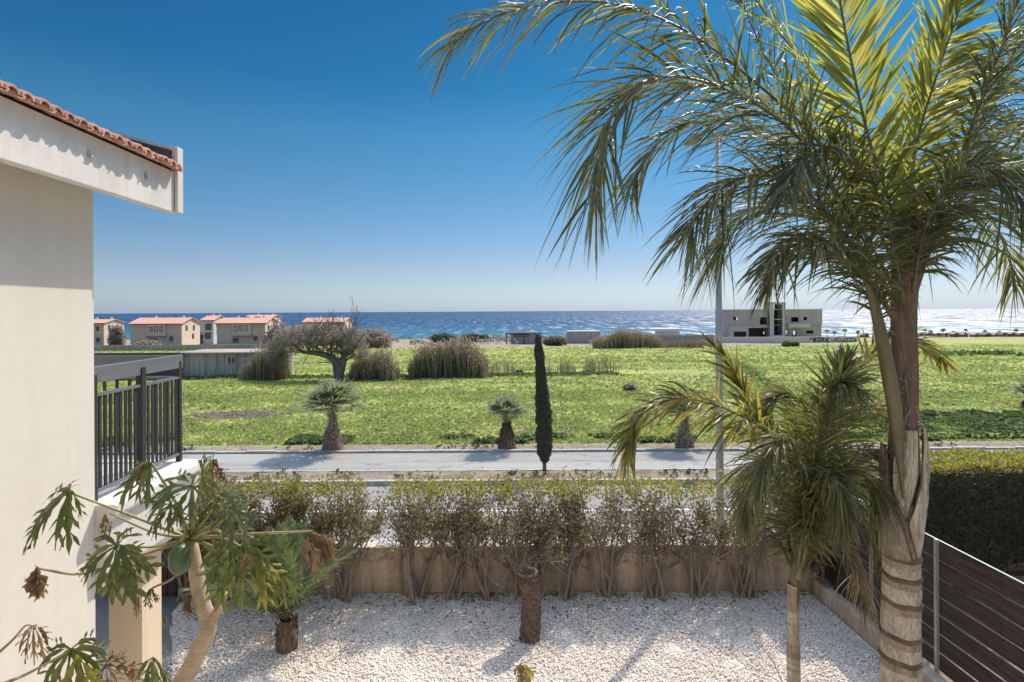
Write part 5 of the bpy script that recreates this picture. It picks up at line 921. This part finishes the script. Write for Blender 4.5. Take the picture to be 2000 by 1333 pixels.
# ------------------------------------------------------------------ far houses
def facade_house(px0, px1, Y, depth, ridge_py, eave_py, base_py, label, wins, bay=None, wall=('hpink', 'htan'), endm='hend', mid_py=None, extra=True, roofm='hroof'):
    A = P(px0, base_py, Y); B = P(px1, base_py, Y); x0, x1 = A[0], B[0]; zb = A[2]-.6; ze = P(px0, eave_py, Y)[2]; zr_ = P((px0+px1)/2, ridge_py, Y+depth/2)[2]; zm = P(px0, mid_py or (eave_py*.45+base_py*.55), Y)[2]
    t = thing('tan_house', label, 'house', ((x0+x1)/2, Y+depth/2, zb)); 
    MB().box((x0+.05, Y+.05, zb), (x1-.05, Y+depth-.05, zm)).build('lower_wall', M[wall[1]], t); uw = MB().box((x0, Y, zm), (x1-.1, Y+depth, ze)).build('upper_wall', M[wall[0]], t)
    ge = MB(); ge.add([(x1-.099, Y, zb), (x1-.099, Y+depth, zb), (x1-.099, Y+depth, ze), (x1-.099, Y+depth/2, zr_-.12), (x1-.099, Y, ze), (x1+.02, Y, zb), (x1+.02, Y+depth, zb), (x1+.02, Y+depth, ze), (x1+.02, Y+depth/2, zr_-.12), (x1+.02, Y, ze)], [(5, 6, 7, 8, 9)]); ge.f.append((np.array([(0, 5, 9, 4), (4, 9, 8, 3), (3, 8, 7, 2)]), 0)); g_ = ge.build('gable_wall', M[endm], t)
    rf = MB(); o = .35
    for sgn in (-1, 1):
        ye = Y-o if sgn < 0 else Y+depth+o; k = (zr_-ze)/(depth/2); zee = ze-o*k
        q = [(x0-.3, ye, zee), (x1+.35, ye, zee), (x1+.35, Y+depth/2, zr_), (x0-.3, Y+depth/2, zr_)]; rf.add(q+[(a, b, c+.14) for a, b, c in q], [(0, 1, 2, 3), (4, 7, 6, 5), (0, 4, 5, 1), (1, 5, 6, 2), (3, 7, 4, 0)])
    r_ = rf.build('roof', M[roofm], t)
    MB().box((x0-.3, Y-o-.08, ze-o*k-.05), (x1+.35, Y-o, ze-o*k+.06)).build('gutter', M['frame'], r_)
    for a in (.25, .8): xx = x0+(x1-x0)*a; MB().box((xx, Y+depth*.55, zr_-.3), (xx+.4, Y+depth*.55+.4, zr_+.55)).build('chimney', M['hwhite'], r_)
    yf = Y
    if bay: b0, b1, bt_, bb = bay; q0 = P(b0, bt_, Y); q1 = P(b1, bb, Y); MB().box((q0[0], Y-.35, q1[2]), (q1[0], Y-.001, q0[2])).build('bay', M[wall[1]], t); MB().box((q0[0]-.08, Y-.42, q1[2]-.12), (q1[0]+.08, Y-.002, q1[2]-.001)).build('bay_ledge', M['frame'], t)
    for (a0, b0_, a1, b1_, onbay, kind) in wins:
        q0 = P(a0, b0_, Y); q1 = P(a1, b1_, Y); yy = Y-.35 if onbay else Y; w_ = MB(); x_0, x_1, z0, z1 = q0[0], q1[0], q1[2], q0[2]; e = .12
        w_.box((x_0, yy-.08, z0), (x_0+e, yy-.003, z1)).box((x_1-e, yy-.08, z0), (x_1, yy-.003, z1)).box((x_0+e, yy-.08, z1-e), (x_1-e, yy-.003, z1)).box((x_0+e, yy-.08, z0), (x_1-e, yy-.003, z0+e)); w_.box(((x_0+x_1)/2-.03, yy-.075, z0+e), ((x_0+x_1)/2+.03, yy-.004, z1-e)); wo = w_.build('window', M['frame'], t)
        MB().box((x_0+e, yy-.05, z0+e), (x_1-e, yy-.02, z1-e)).build('pane', M['glass'] if kind else M['hwhite'], wo)
    for (yy, zc) in ((Y+depth*.25, ze-1.0), (Y+depth*.65, ze-1.0), (Y+depth*.6, zb+2.0)):
        wo = MB().box((x1+.023, yy-.4, zc-.55), (x1+.07, yy+.4, zc+.55)).build('window', M['frame'], t); MB().box((x1+.071, yy-.3, zc-.45), (x1+.09, yy+.3, zc+.45)).build('pane', M['glass'], wo)
    if extra:
        for a in (.35, .6): xx = x0+(x1-x0)*a; MB().box((xx, Y+depth*.62, zr_-.4), (xx+1.1, Y+depth*.72, zr_+.35)).build('solar_tank', M['dark'], r_)
    return t
facade_house(150, 203, 128, 7, 625, 632, 672, 'leftmost tan house with orange roof, cut by the cream wall', [(188, 638, 194, 647, 0, 1), (188, 660, 195, 668, 0, 1)])
facade_house(254, 355, 120, 7.5, 622, 633, 672, 'tan house with orange roof and three-window bay, left of the white house', [(294, 639, 299.5, 648, 1, 0), (303.5, 638, 310, 648, 1, 0), (314, 637.5, 319.5, 648, 1, 0), (291, 662, 305, 670, 0, 1), (331, 657.5, 338, 666, 0, 1)], (288, 325, 634, 657))
facade_house(423, 518, 118, 7, 622, 632, 672, 'tan house with orange roof behind the long shed, left of the grey tree', [(458, 637, 465, 647, 1, 0), (469, 636, 475, 646, 1, 0), (479, 636, 485, 646, 1, 0), (455, 661, 465, 669, 0, 1), (495, 657, 503, 665, 0, 1)], (454, 492, 633, 656))
facade_house(592, 672, 130, 7, 622, 630, 670, 'orange-roofed house half hidden behind the bent grey tree', [(600, 636, 608, 645, 0, 1), (620, 634, 630, 645, 0, 1), (652, 633, 662, 644, 0, 1)], endm='hend', extra=False)
facade_house(393, 417, 140, 7, 618, 626, 668, 'small white house between the two tan orange-roofed houses', [(401, 633, 413, 645, 0, 1), (400, 650, 412, 662, 0, 1)], wall=('hwhite', 'hwhite'), endm='hwhite', extra=False)
facade_house(478, 530, 150, 7, 616.5, 621, 668, 'pale house behind, its roof line showing over the wide tan house', [(534, 630, 538, 640, 0, 1)], wall=('hwhite', 'hwhite'), endm='hwhite', roofm='hroof', extra=False)
# retaining walls, shed
def wallthing(name, label, px0, px1, pyt, Y, mat, th=.25, cat='wall', H=None):
    a = P(px0, pyt, Y); b = P(px1, pyt, Y); zt = (a[2]+b[2])/2; c = gp((px0+px1)/2, pyt, Y); return tag(MB().box((a[0], Y, c[2]-.4), (b[0], Y+th, zt)).build(name, M[mat], org=(c[0], Y, c[2]-.4)), label, cat)
wallthing('field_wall', 'long grey boundary wall in front of the tan houses', 150, 560, 674, 100, 'greywall')
wallthing('field_wall', 'dark brown wall behind the balcony railing', 120, 352, 690, 44.5, 'dark')
t = thing('long_shed', 'long low grey corrugated shed with a small double window, at the field edge', 'shed', gp(430, 730, 45))
a = P(352, 690, 45); b = P(540, 687, 45); MB().box((a[0], 45, a[2]-2.4), (b[0], 49, a[2]-.05)).build('wall', M['sheet'], t)
r_ = MB().box((a[0]-.15, 44.8, a[2]-.049), (b[0]+.1, 49.2, a[2]+.05)).build('roof', M['greywall'], t)
mb = MB()
for px in (402, 422, 438, 462): q = P(px, 700, 45)[0]; mb.box((q-.04, 44.96, a[2]-2.4), (q+.04, 44.999, a[2]-.051))
mb.build('seam_posts', M['greywall'], t)
q0 = P(445, 697, 45); q1 = P(460, 711, 45); wo = MB().box((q0[0], 44.95, q1[2]), (q1[0], 44.998, q0[2])).build('window', M['concrete2'], t); w2 = (q1[0]-q0[0])/2
for j in (0, 1): MB().box((q0[0]+j*w2+.04, 44.93, q1[2]+.05), (q0[0]+(j+1)*w2-.04, 44.949, q0[2]-.05)).build('pane', M['dark'], wo)
# ------------------------------------------------------------------ grey villa
YV = 140.
def V(px, py, Y=YV): return P(px, py, Y)
t = thing('concrete_villa', 'unfinished two-storey grey concrete villa with a stair tower, in front of the glittering sea', 'house', (V(1515, 660)[0], YV+4, zg(YV)))
def panel(px0, px1, py0, py1, opens, Y, th, mat, name):
    X0, Z1 = V(px0, py0)[0], V(px0, py0)[2]; X1 = V(px1, py1)[0]; Z0 = V(px0, py1)[2]; op = []
    for (a, b, c, d) in opens: q0 = V(a, b); q1 = V(c, d); op.append((q0[0], q1[0], q1[2], q0[2]))
    xs = sorted(set([X0, X1]+[o[0] for o in op]+[o[1] for o in op])); zs = sorted(set([Z0, Z1]+[o[2] for o in op]+[o[3] for o in op])); mb = MB()
    for a, b in zip(xs[:-1], xs[1:]):
        for c, d in zip(zs[:-1], zs[1:]):
            mx_, mz = (a+b)/2, (c+d)/2
            if any(o[0] < mx_ < o[1] and o[2] < mz < o[3] for o in op): continue
            mb.box((a, Y, c), (b, Y+th, d))
    return mb.build(name, M[mat], t)
UO = [(1432, 619.5, 1442, 625.5), (1484, 620, 1499, 634), (1531, 619, 1536, 625.5), (1545, 620, 1560, 629), (1569.5, 619.5, 1576.5, 626)]
LO = [(1434, 648, 1459, 660), (1463, 641, 1502, 660), (1531, 645.5, 1539, 656), (1549, 646, 1557, 658), (1576, 646, 1590, 652)]
panel(1425, 1500, 606, 635, UO[:2], YV, .3, 'concrete', 'upper_wall'); panel(1426, 1500, 635.2, 672, LO[:2], YV+.3, .3, 'concrete2', 'lower_wall')
panel(1528, 1606, 605, 635, UO[2:], YV, .3, 'concrete', 'upper_wall'); panel(1528, 1606, 635.2, 672, LO[2:], YV+.3, .3, 'concrete', 'lower_wall')
xa, xb = V(1425, 606)[0], V(1606, 606)[0]
def zat(py): return V(1515, py)[2]
sl_ = MB().box((xa-.15, YV-.05, zat(606)+.0), (xb+.15, YV+9.3, zat(606)+.22)).build('roof_slab', M['concrete2'], t)
MB().box((xa+.3, YV+.301, zat(635.5)-.12), (xb-.3, YV+8.9, zat(635.5)+.12)).build('floor_slab', M['concrete'], t)
MB().box((xa, YV+.301, zat(672)), (xa+.3, YV+9, zat(606))).build('side_wall', M['concrete'], t)
MB().box((xb-.3, YV+.601, zat(672)), (xb, YV+9, zat(606))).build('side_wall', M['concrete2'], t)
# back wall, with openings that let the sea through
bk = [(1438, 619.5, 1443, 625.5), (1491, 648, 1497, 652.5), (1531, 645.5, 1539.5, 654), (1549, 646, 1554, 655), (1576, 646, 1590, 652)]
X0, X1 = xa+.3, xb-.3; YB_ = YV+8.7; op = []
for (a, b, c, d) in bk: q0 = V(a, b, YB_); q1 = V(c, d, YB_); op.append((q0[0], q1[0], q1[2], q0[2]))
zs = sorted(set([zat(672), zat(606)]+[o[2] for o in op]+[o[3] for o in op])); xs_ = sorted(set([X0, X1]+[o[0] for o in op]+[o[1] for o in op])); mb = MB()
for a, b in zip(xs_[:-1], xs_[1:]):
    for c, d in zip(zs[:-1], zs[1:]):
        if not any(o[0] < (a+b)/2 < o[1] and o[2] < (c+d)/2 < o[3] for o in op): mb.box((a, YB_, c), (b, YB_+.3, d))
mb.build('back_wall', M['concrete'], t)
panel(1500, 1528, 592, 672, [(1507.5, 595, 1524.5, 655)], YV-1.0, .3, 'concrete2', 'stair_tower_front')
MB().box((V(1500, 0)[0], YV-.7, zat(672)), (V(1502.5, 0)[0], YV+3, zat(592.5))).box((V(1525.5, 0)[0], YV-.7, zat(672)), (V(1528, 0)[0], YV+3, zat(592.5))).build('stair_tower_sides', M['concrete'], t)
MB().box((V(1502.5, 0)[0], YV+2.7, zat(672)), (V(1525.5, 0)[0], YV+3, zat(613))).box((V(1502.5, 0)[0], YV+2.7, zat(613)), (V(1513, 0)[0], YV+3, zat(593))).box((V(1521, 0)[0], YV+2.7, zat(613)), (V(1525.5, 0)[0], YV+3, zat(593))).build('stair_tower_back', M['dark'], t)
MB().box((V(1500, 0)[0]-.1, YV-1.1, zat(592)), (V(1528, 0)[0]+.1, YV+3.1, zat(590.8))).build('stair_tower_roof', M['concrete2'], t)
MB().box((V(1507.5, 0)[0], YV-.69, zat(625)), (V(1524.5, 0)[0], YV+1, zat(623.5))).build('landing', M['concrete2'], t)
MB().box((V(1530, 0)[0], YV-1.6, zat(640)), (V(1572, 0)[0], YV-.01, zat(638))).box((V(1530, 0)[0], YV-1.65, zat(638)), (V(1572, 0)[0], YV-1.6, zat(633))).build('balcony', M['concrete2'], t)
# boundary wall with graffiti
YG = 128.
t = thing('graffiti_wall', 'long grey rendered boundary wall with spray-painted graffiti at its right end', 'wall', (V(1500, 660, YG)[0], YG, zg(YG)))
a, b = P(1395, 659, YG), P(1676, 656.5, YG); MB().box((a[0], YG, zg(YG)-.5), (b[0], YG+.3, a[2])).build('wall_body', M['concrete2'], t)
def strokes(name, L, mat, wd=.16):
    mb = MB()
    for st in L:
        pts = [P(x, y, YG-.012) for x, y in st]
        for p, q in zip(pts[:-1], pts[1:]):
            d = nrm(q-p); n_ = np.array((-d[2], 0, d[0]))*wd/2; e = d*wd*.3; v = [p-e-n_, q+e-n_, q+e+n_, p-e+n_]; mb.add([w_+np.array((0, -.004, 0)) for w_ in v]+[w_+np.array((0, .01, 0)) for w_ in v], [(0, 1, 2, 3), (0, 4, 5, 1), (1, 5, 6, 2), (2, 6, 7, 3), (3, 7, 4, 0)])
    return mb.build(name, mat, t)
strokes('graffiti', [[(1582, 664), (1584.5, 661.5), (1586, 660.5)], [(1589, 660.5), (1589.5, 669)], [(1589, 660.5), (1593.5, 661), (1593, 664), (1589.5, 664.5)], [(1590, 664.5), (1594, 666), (1594, 669), (1590, 669.5)], [(1597, 660.5), (1597.5, 665), (1600, 669), (1602, 666)], [(1597, 660.5), (1601, 660), (1603, 663), (1601, 667)], [(1604, 660.5), (1608.5, 660.5), (1608, 664), (1606, 669)], [(1604.5, 664), (1607.5, 665)], [(1611, 662), (1616, 666), (1621, 670)], [(1617.5, 659.5), (1616, 664), (1611, 668.5)]], M['graf1'], .24)
strokes('graffiti', [[(1625, 668), (1630, 664), (1635, 661), (1640, 660.5)], [(1635, 661), (1632, 665), (1638, 667), (1644, 667)], [(1640, 663), (1645, 664.5)], [(1648, 661), (1648, 668), (1655, 668)], [(1650, 661), (1656, 661), (1655, 664.5), (1650, 665)], [(1658, 661), (1662, 660), (1662, 666), (1658, 668)], [(1663, 661), (1670, 662), (1672, 665), (1666, 667)], [(1645, 668), (1660, 669), (1670, 667)]], M['graf2'], .2)
wallthing('far_block_wall', 'plain brown-grey block wall behind the reeds, left of the graffiti wall', 1262, 1394, 655, 126, 'greywall')
tag(MB().box((P(1274, 650, 150)[0], 150, P(0, 654, 150)[2]), (P(1332, 650, 150)[0], 156, P(0, 649.5, 150)[2])).box((P(1290, 650, 150)[0], 151, zg(150)-.3), (P(1330, 650, 150)[0], 155, P(0, 654.1, 150)[2])).build('beach_canopy', M['paintwhite']), 'low white flat beach canopy roof above the block wall', 'canopy')
# kiosk with sign
YK = 130.; t = thing('beach_kiosk', 'dark beach kiosk under an open frame roof with a small white sign', 'kiosk', (P(1025, 670, YK)[0], YK, zg(YK)))
a, b = P(989, 672, YK), P(1057, 652, YK); zt = b[2]
fr_ = MB()
for xx in (a[0], (a[0]+b[0])/2, b[0]-.2):
    for yy in (YK, YK+3.8): fr_.box((xx, yy, a[2]-.5), (xx+.2, yy+.2, zt))
fr_.build('frame_post', M['dark'], t); MB().box((a[0]-.1, YK-.1, zt), (b[0]+.1, YK+4.1, zt+.22)).build('roof', M['dark'], t)
MB().box((P(995, 0, YK)[0], YK+.6, a[2]-.5), (P(1046, 0, YK)[0], YK+3.2, P(0, 657, YK)[2])).build('body', M['sheet'], t)
MB().box((P(991, 0, YK)[0], YK+.3, P(0, 669, YK)[2]), (P(994, 0, YK)[0], YK+.5, P(0, 658, YK)[2])).build('white_panel', M['paintwhite'], t)
sg_ = MB().box((P(1001, 0, YK)[0], YK+.50, P(0, 664, YK)[2]), (P(1029, 0, YK)[0], YK+.59, P(0, 659, YK)[2])).build('sign', M['dark'], t)
mb = MB(); x = P(1003, 0, YK)[0]; z0, z1 = P(0, 662.8, YK)[2], P(0, 660.2, YK)[2]
for i in range(8):
    w_ = .24; mb.box((x, YK+.47, z0), (x+.08, YK+.499, z1)); mb.box((x+.08, YK+.47, z1-.08), (x+w_, YK+.499, z1)) if i % 2 else mb.box((x+.08, YK+.47, z0), (x+w_, YK+.499, z0+.08)); x += .37
mb.build('sign_letters', M['paintwhite'], sg_)
# grey box
YX = 128.; t = thing('grey_container', 'plain grey container with a white top edge standing by the beach', 'container', (P(1142, 670, YX)[0], YX, zg(YX)))
a, b = P(1109, 671, YX), P(1172, 648, YX); MB().box((a[0], YX, a[2]-.2), (b[0], YX+2.6, b[2])).build('body', M['sheet'], t)
MB().box((a[0]-.05, YX-.06, b[2]+.001), (b[0]+.08, YX+2.65, b[2]+.16)).box((b[0]+.002, YX-.06, a[2]+.5), (b[0]+.1, YX+.06, b[2])).build('edge_trim', M['paintwhite'], t)
# beach line at the right
SH = 178.
wallthing('beach_wall', 'long dark low wall closing the far end of the right field', 1676, 2100, 661, 174, 'thatch', .4)
cols = ['thatch', 'rose', 'concrete', 'thatch', 'rose', 'paintwhite', 'thatch', 'graytree', 'rose']
DESC = {'thatch': 'brown thatched', 'rose': 'rose-brown', 'concrete': 'grey', 'paintwhite': 'whitish', 'graytree': 'grey'}
hx = [1692, 1723, 1800, 1816, 1833, 1848, 1868, 1886, 1908, 1930, 1946, 1962, 1979, 1996]
for i, px in enumerate(hx):
    wpx = R.uniform(9, 14); m_ = cols[i % len(cols)]; m_ = 'thatch' if m_ == 'graytree' else m_; a = P(px-wpx/2, 661, SH); b = P(px+wpx/2, R.uniform(650, 653), SH)
    pos = 'right of the palm trunk' if px > 1790 else 'left of the palm trunk'; k = i-1 if px > 1790 else i+1
    t = thing('beach_hut', 'tiny %s beach hut on the shoreline, %s of those %s' % (DESC[m_], ORD[k-1], pos), 'hut', ((a[0]+b[0])/2, SH+1, zg(SH)), 'beach huts along the shore')
    MB().box((a[0], SH, zg(SH)-.3), (b[0], SH+2, b[2]-.3)).build('wall', M[m_], t); xm = (a[0]+b[0])/2
    MB().prism([(a[0]-.3, b[2]-.299), (b[0]+.3, b[2]-.299), (xm+.15, b[2]+.3), (xm-.15, b[2]+.3)], SH-.3, SH+2.3).build('roof', M['thatch' if i % 2 else 'rose'], t)
    MB().box((xm-.3, SH-.03, zg(SH)), (xm+.3, SH-.002, zg(SH)+1.3)).build('door', M['dark'], t)
pxs = [1615, 1630, 1650, 1676, 1709, 1806, 1817, 1843, 1862, 1886, 1924, 1952, 1985]
for i, px in enumerate(pxs):
    t = thing('shore_palm', 'tiny distant shore palm against the glittering sea, %s from the left in that row' % ORD[i], 'palm tree', (P(px, 661, 184)[0], 184, zg(184)), 'small palms on the shore')
    top = P(px, R.uniform(644, 649), 184); MB().tube([(top[0], 184, zg(184)-.2), top], [.14, .09], 6).build('trunk', M['graybark'], t)
    mb = MB(); n = 22; aa = np.arange(n)*2.4; el = rng.uniform(-.2, 1.1, n); D = np.stack([np.cos(aa)*np.cos(el), np.sin(aa)*np.cos(el), np.sin(el)], -1); v, f = leaflets(np.repeat(top[None], n, 0), D, nrm(rng.normal(size=(n, 3))+np.array((0, 0, 2))), rng.uniform(.9, 1.3, n), np.full(n, .45), np.full(n, .6), 4, (.4, 1, .8, .5, .1)); mb.add(v, f).build('crown', M['palmfar'], t)
# thin poles in the field
for i, px in enumerate((1616, 1645)):
    q = gp(px, 690, 88); tag(MB().tube([(q[0], 88, q[2]-.1), (q[0], 88, q[2]+1.9-.5*i)], .05, 6).build('field_pole', M['graybark']), ['thin dark pole in the field left of the other one before the graffiti wall', 'thin dark pole in the field, right one of the two before the graffiti wall'][i], 'pole')
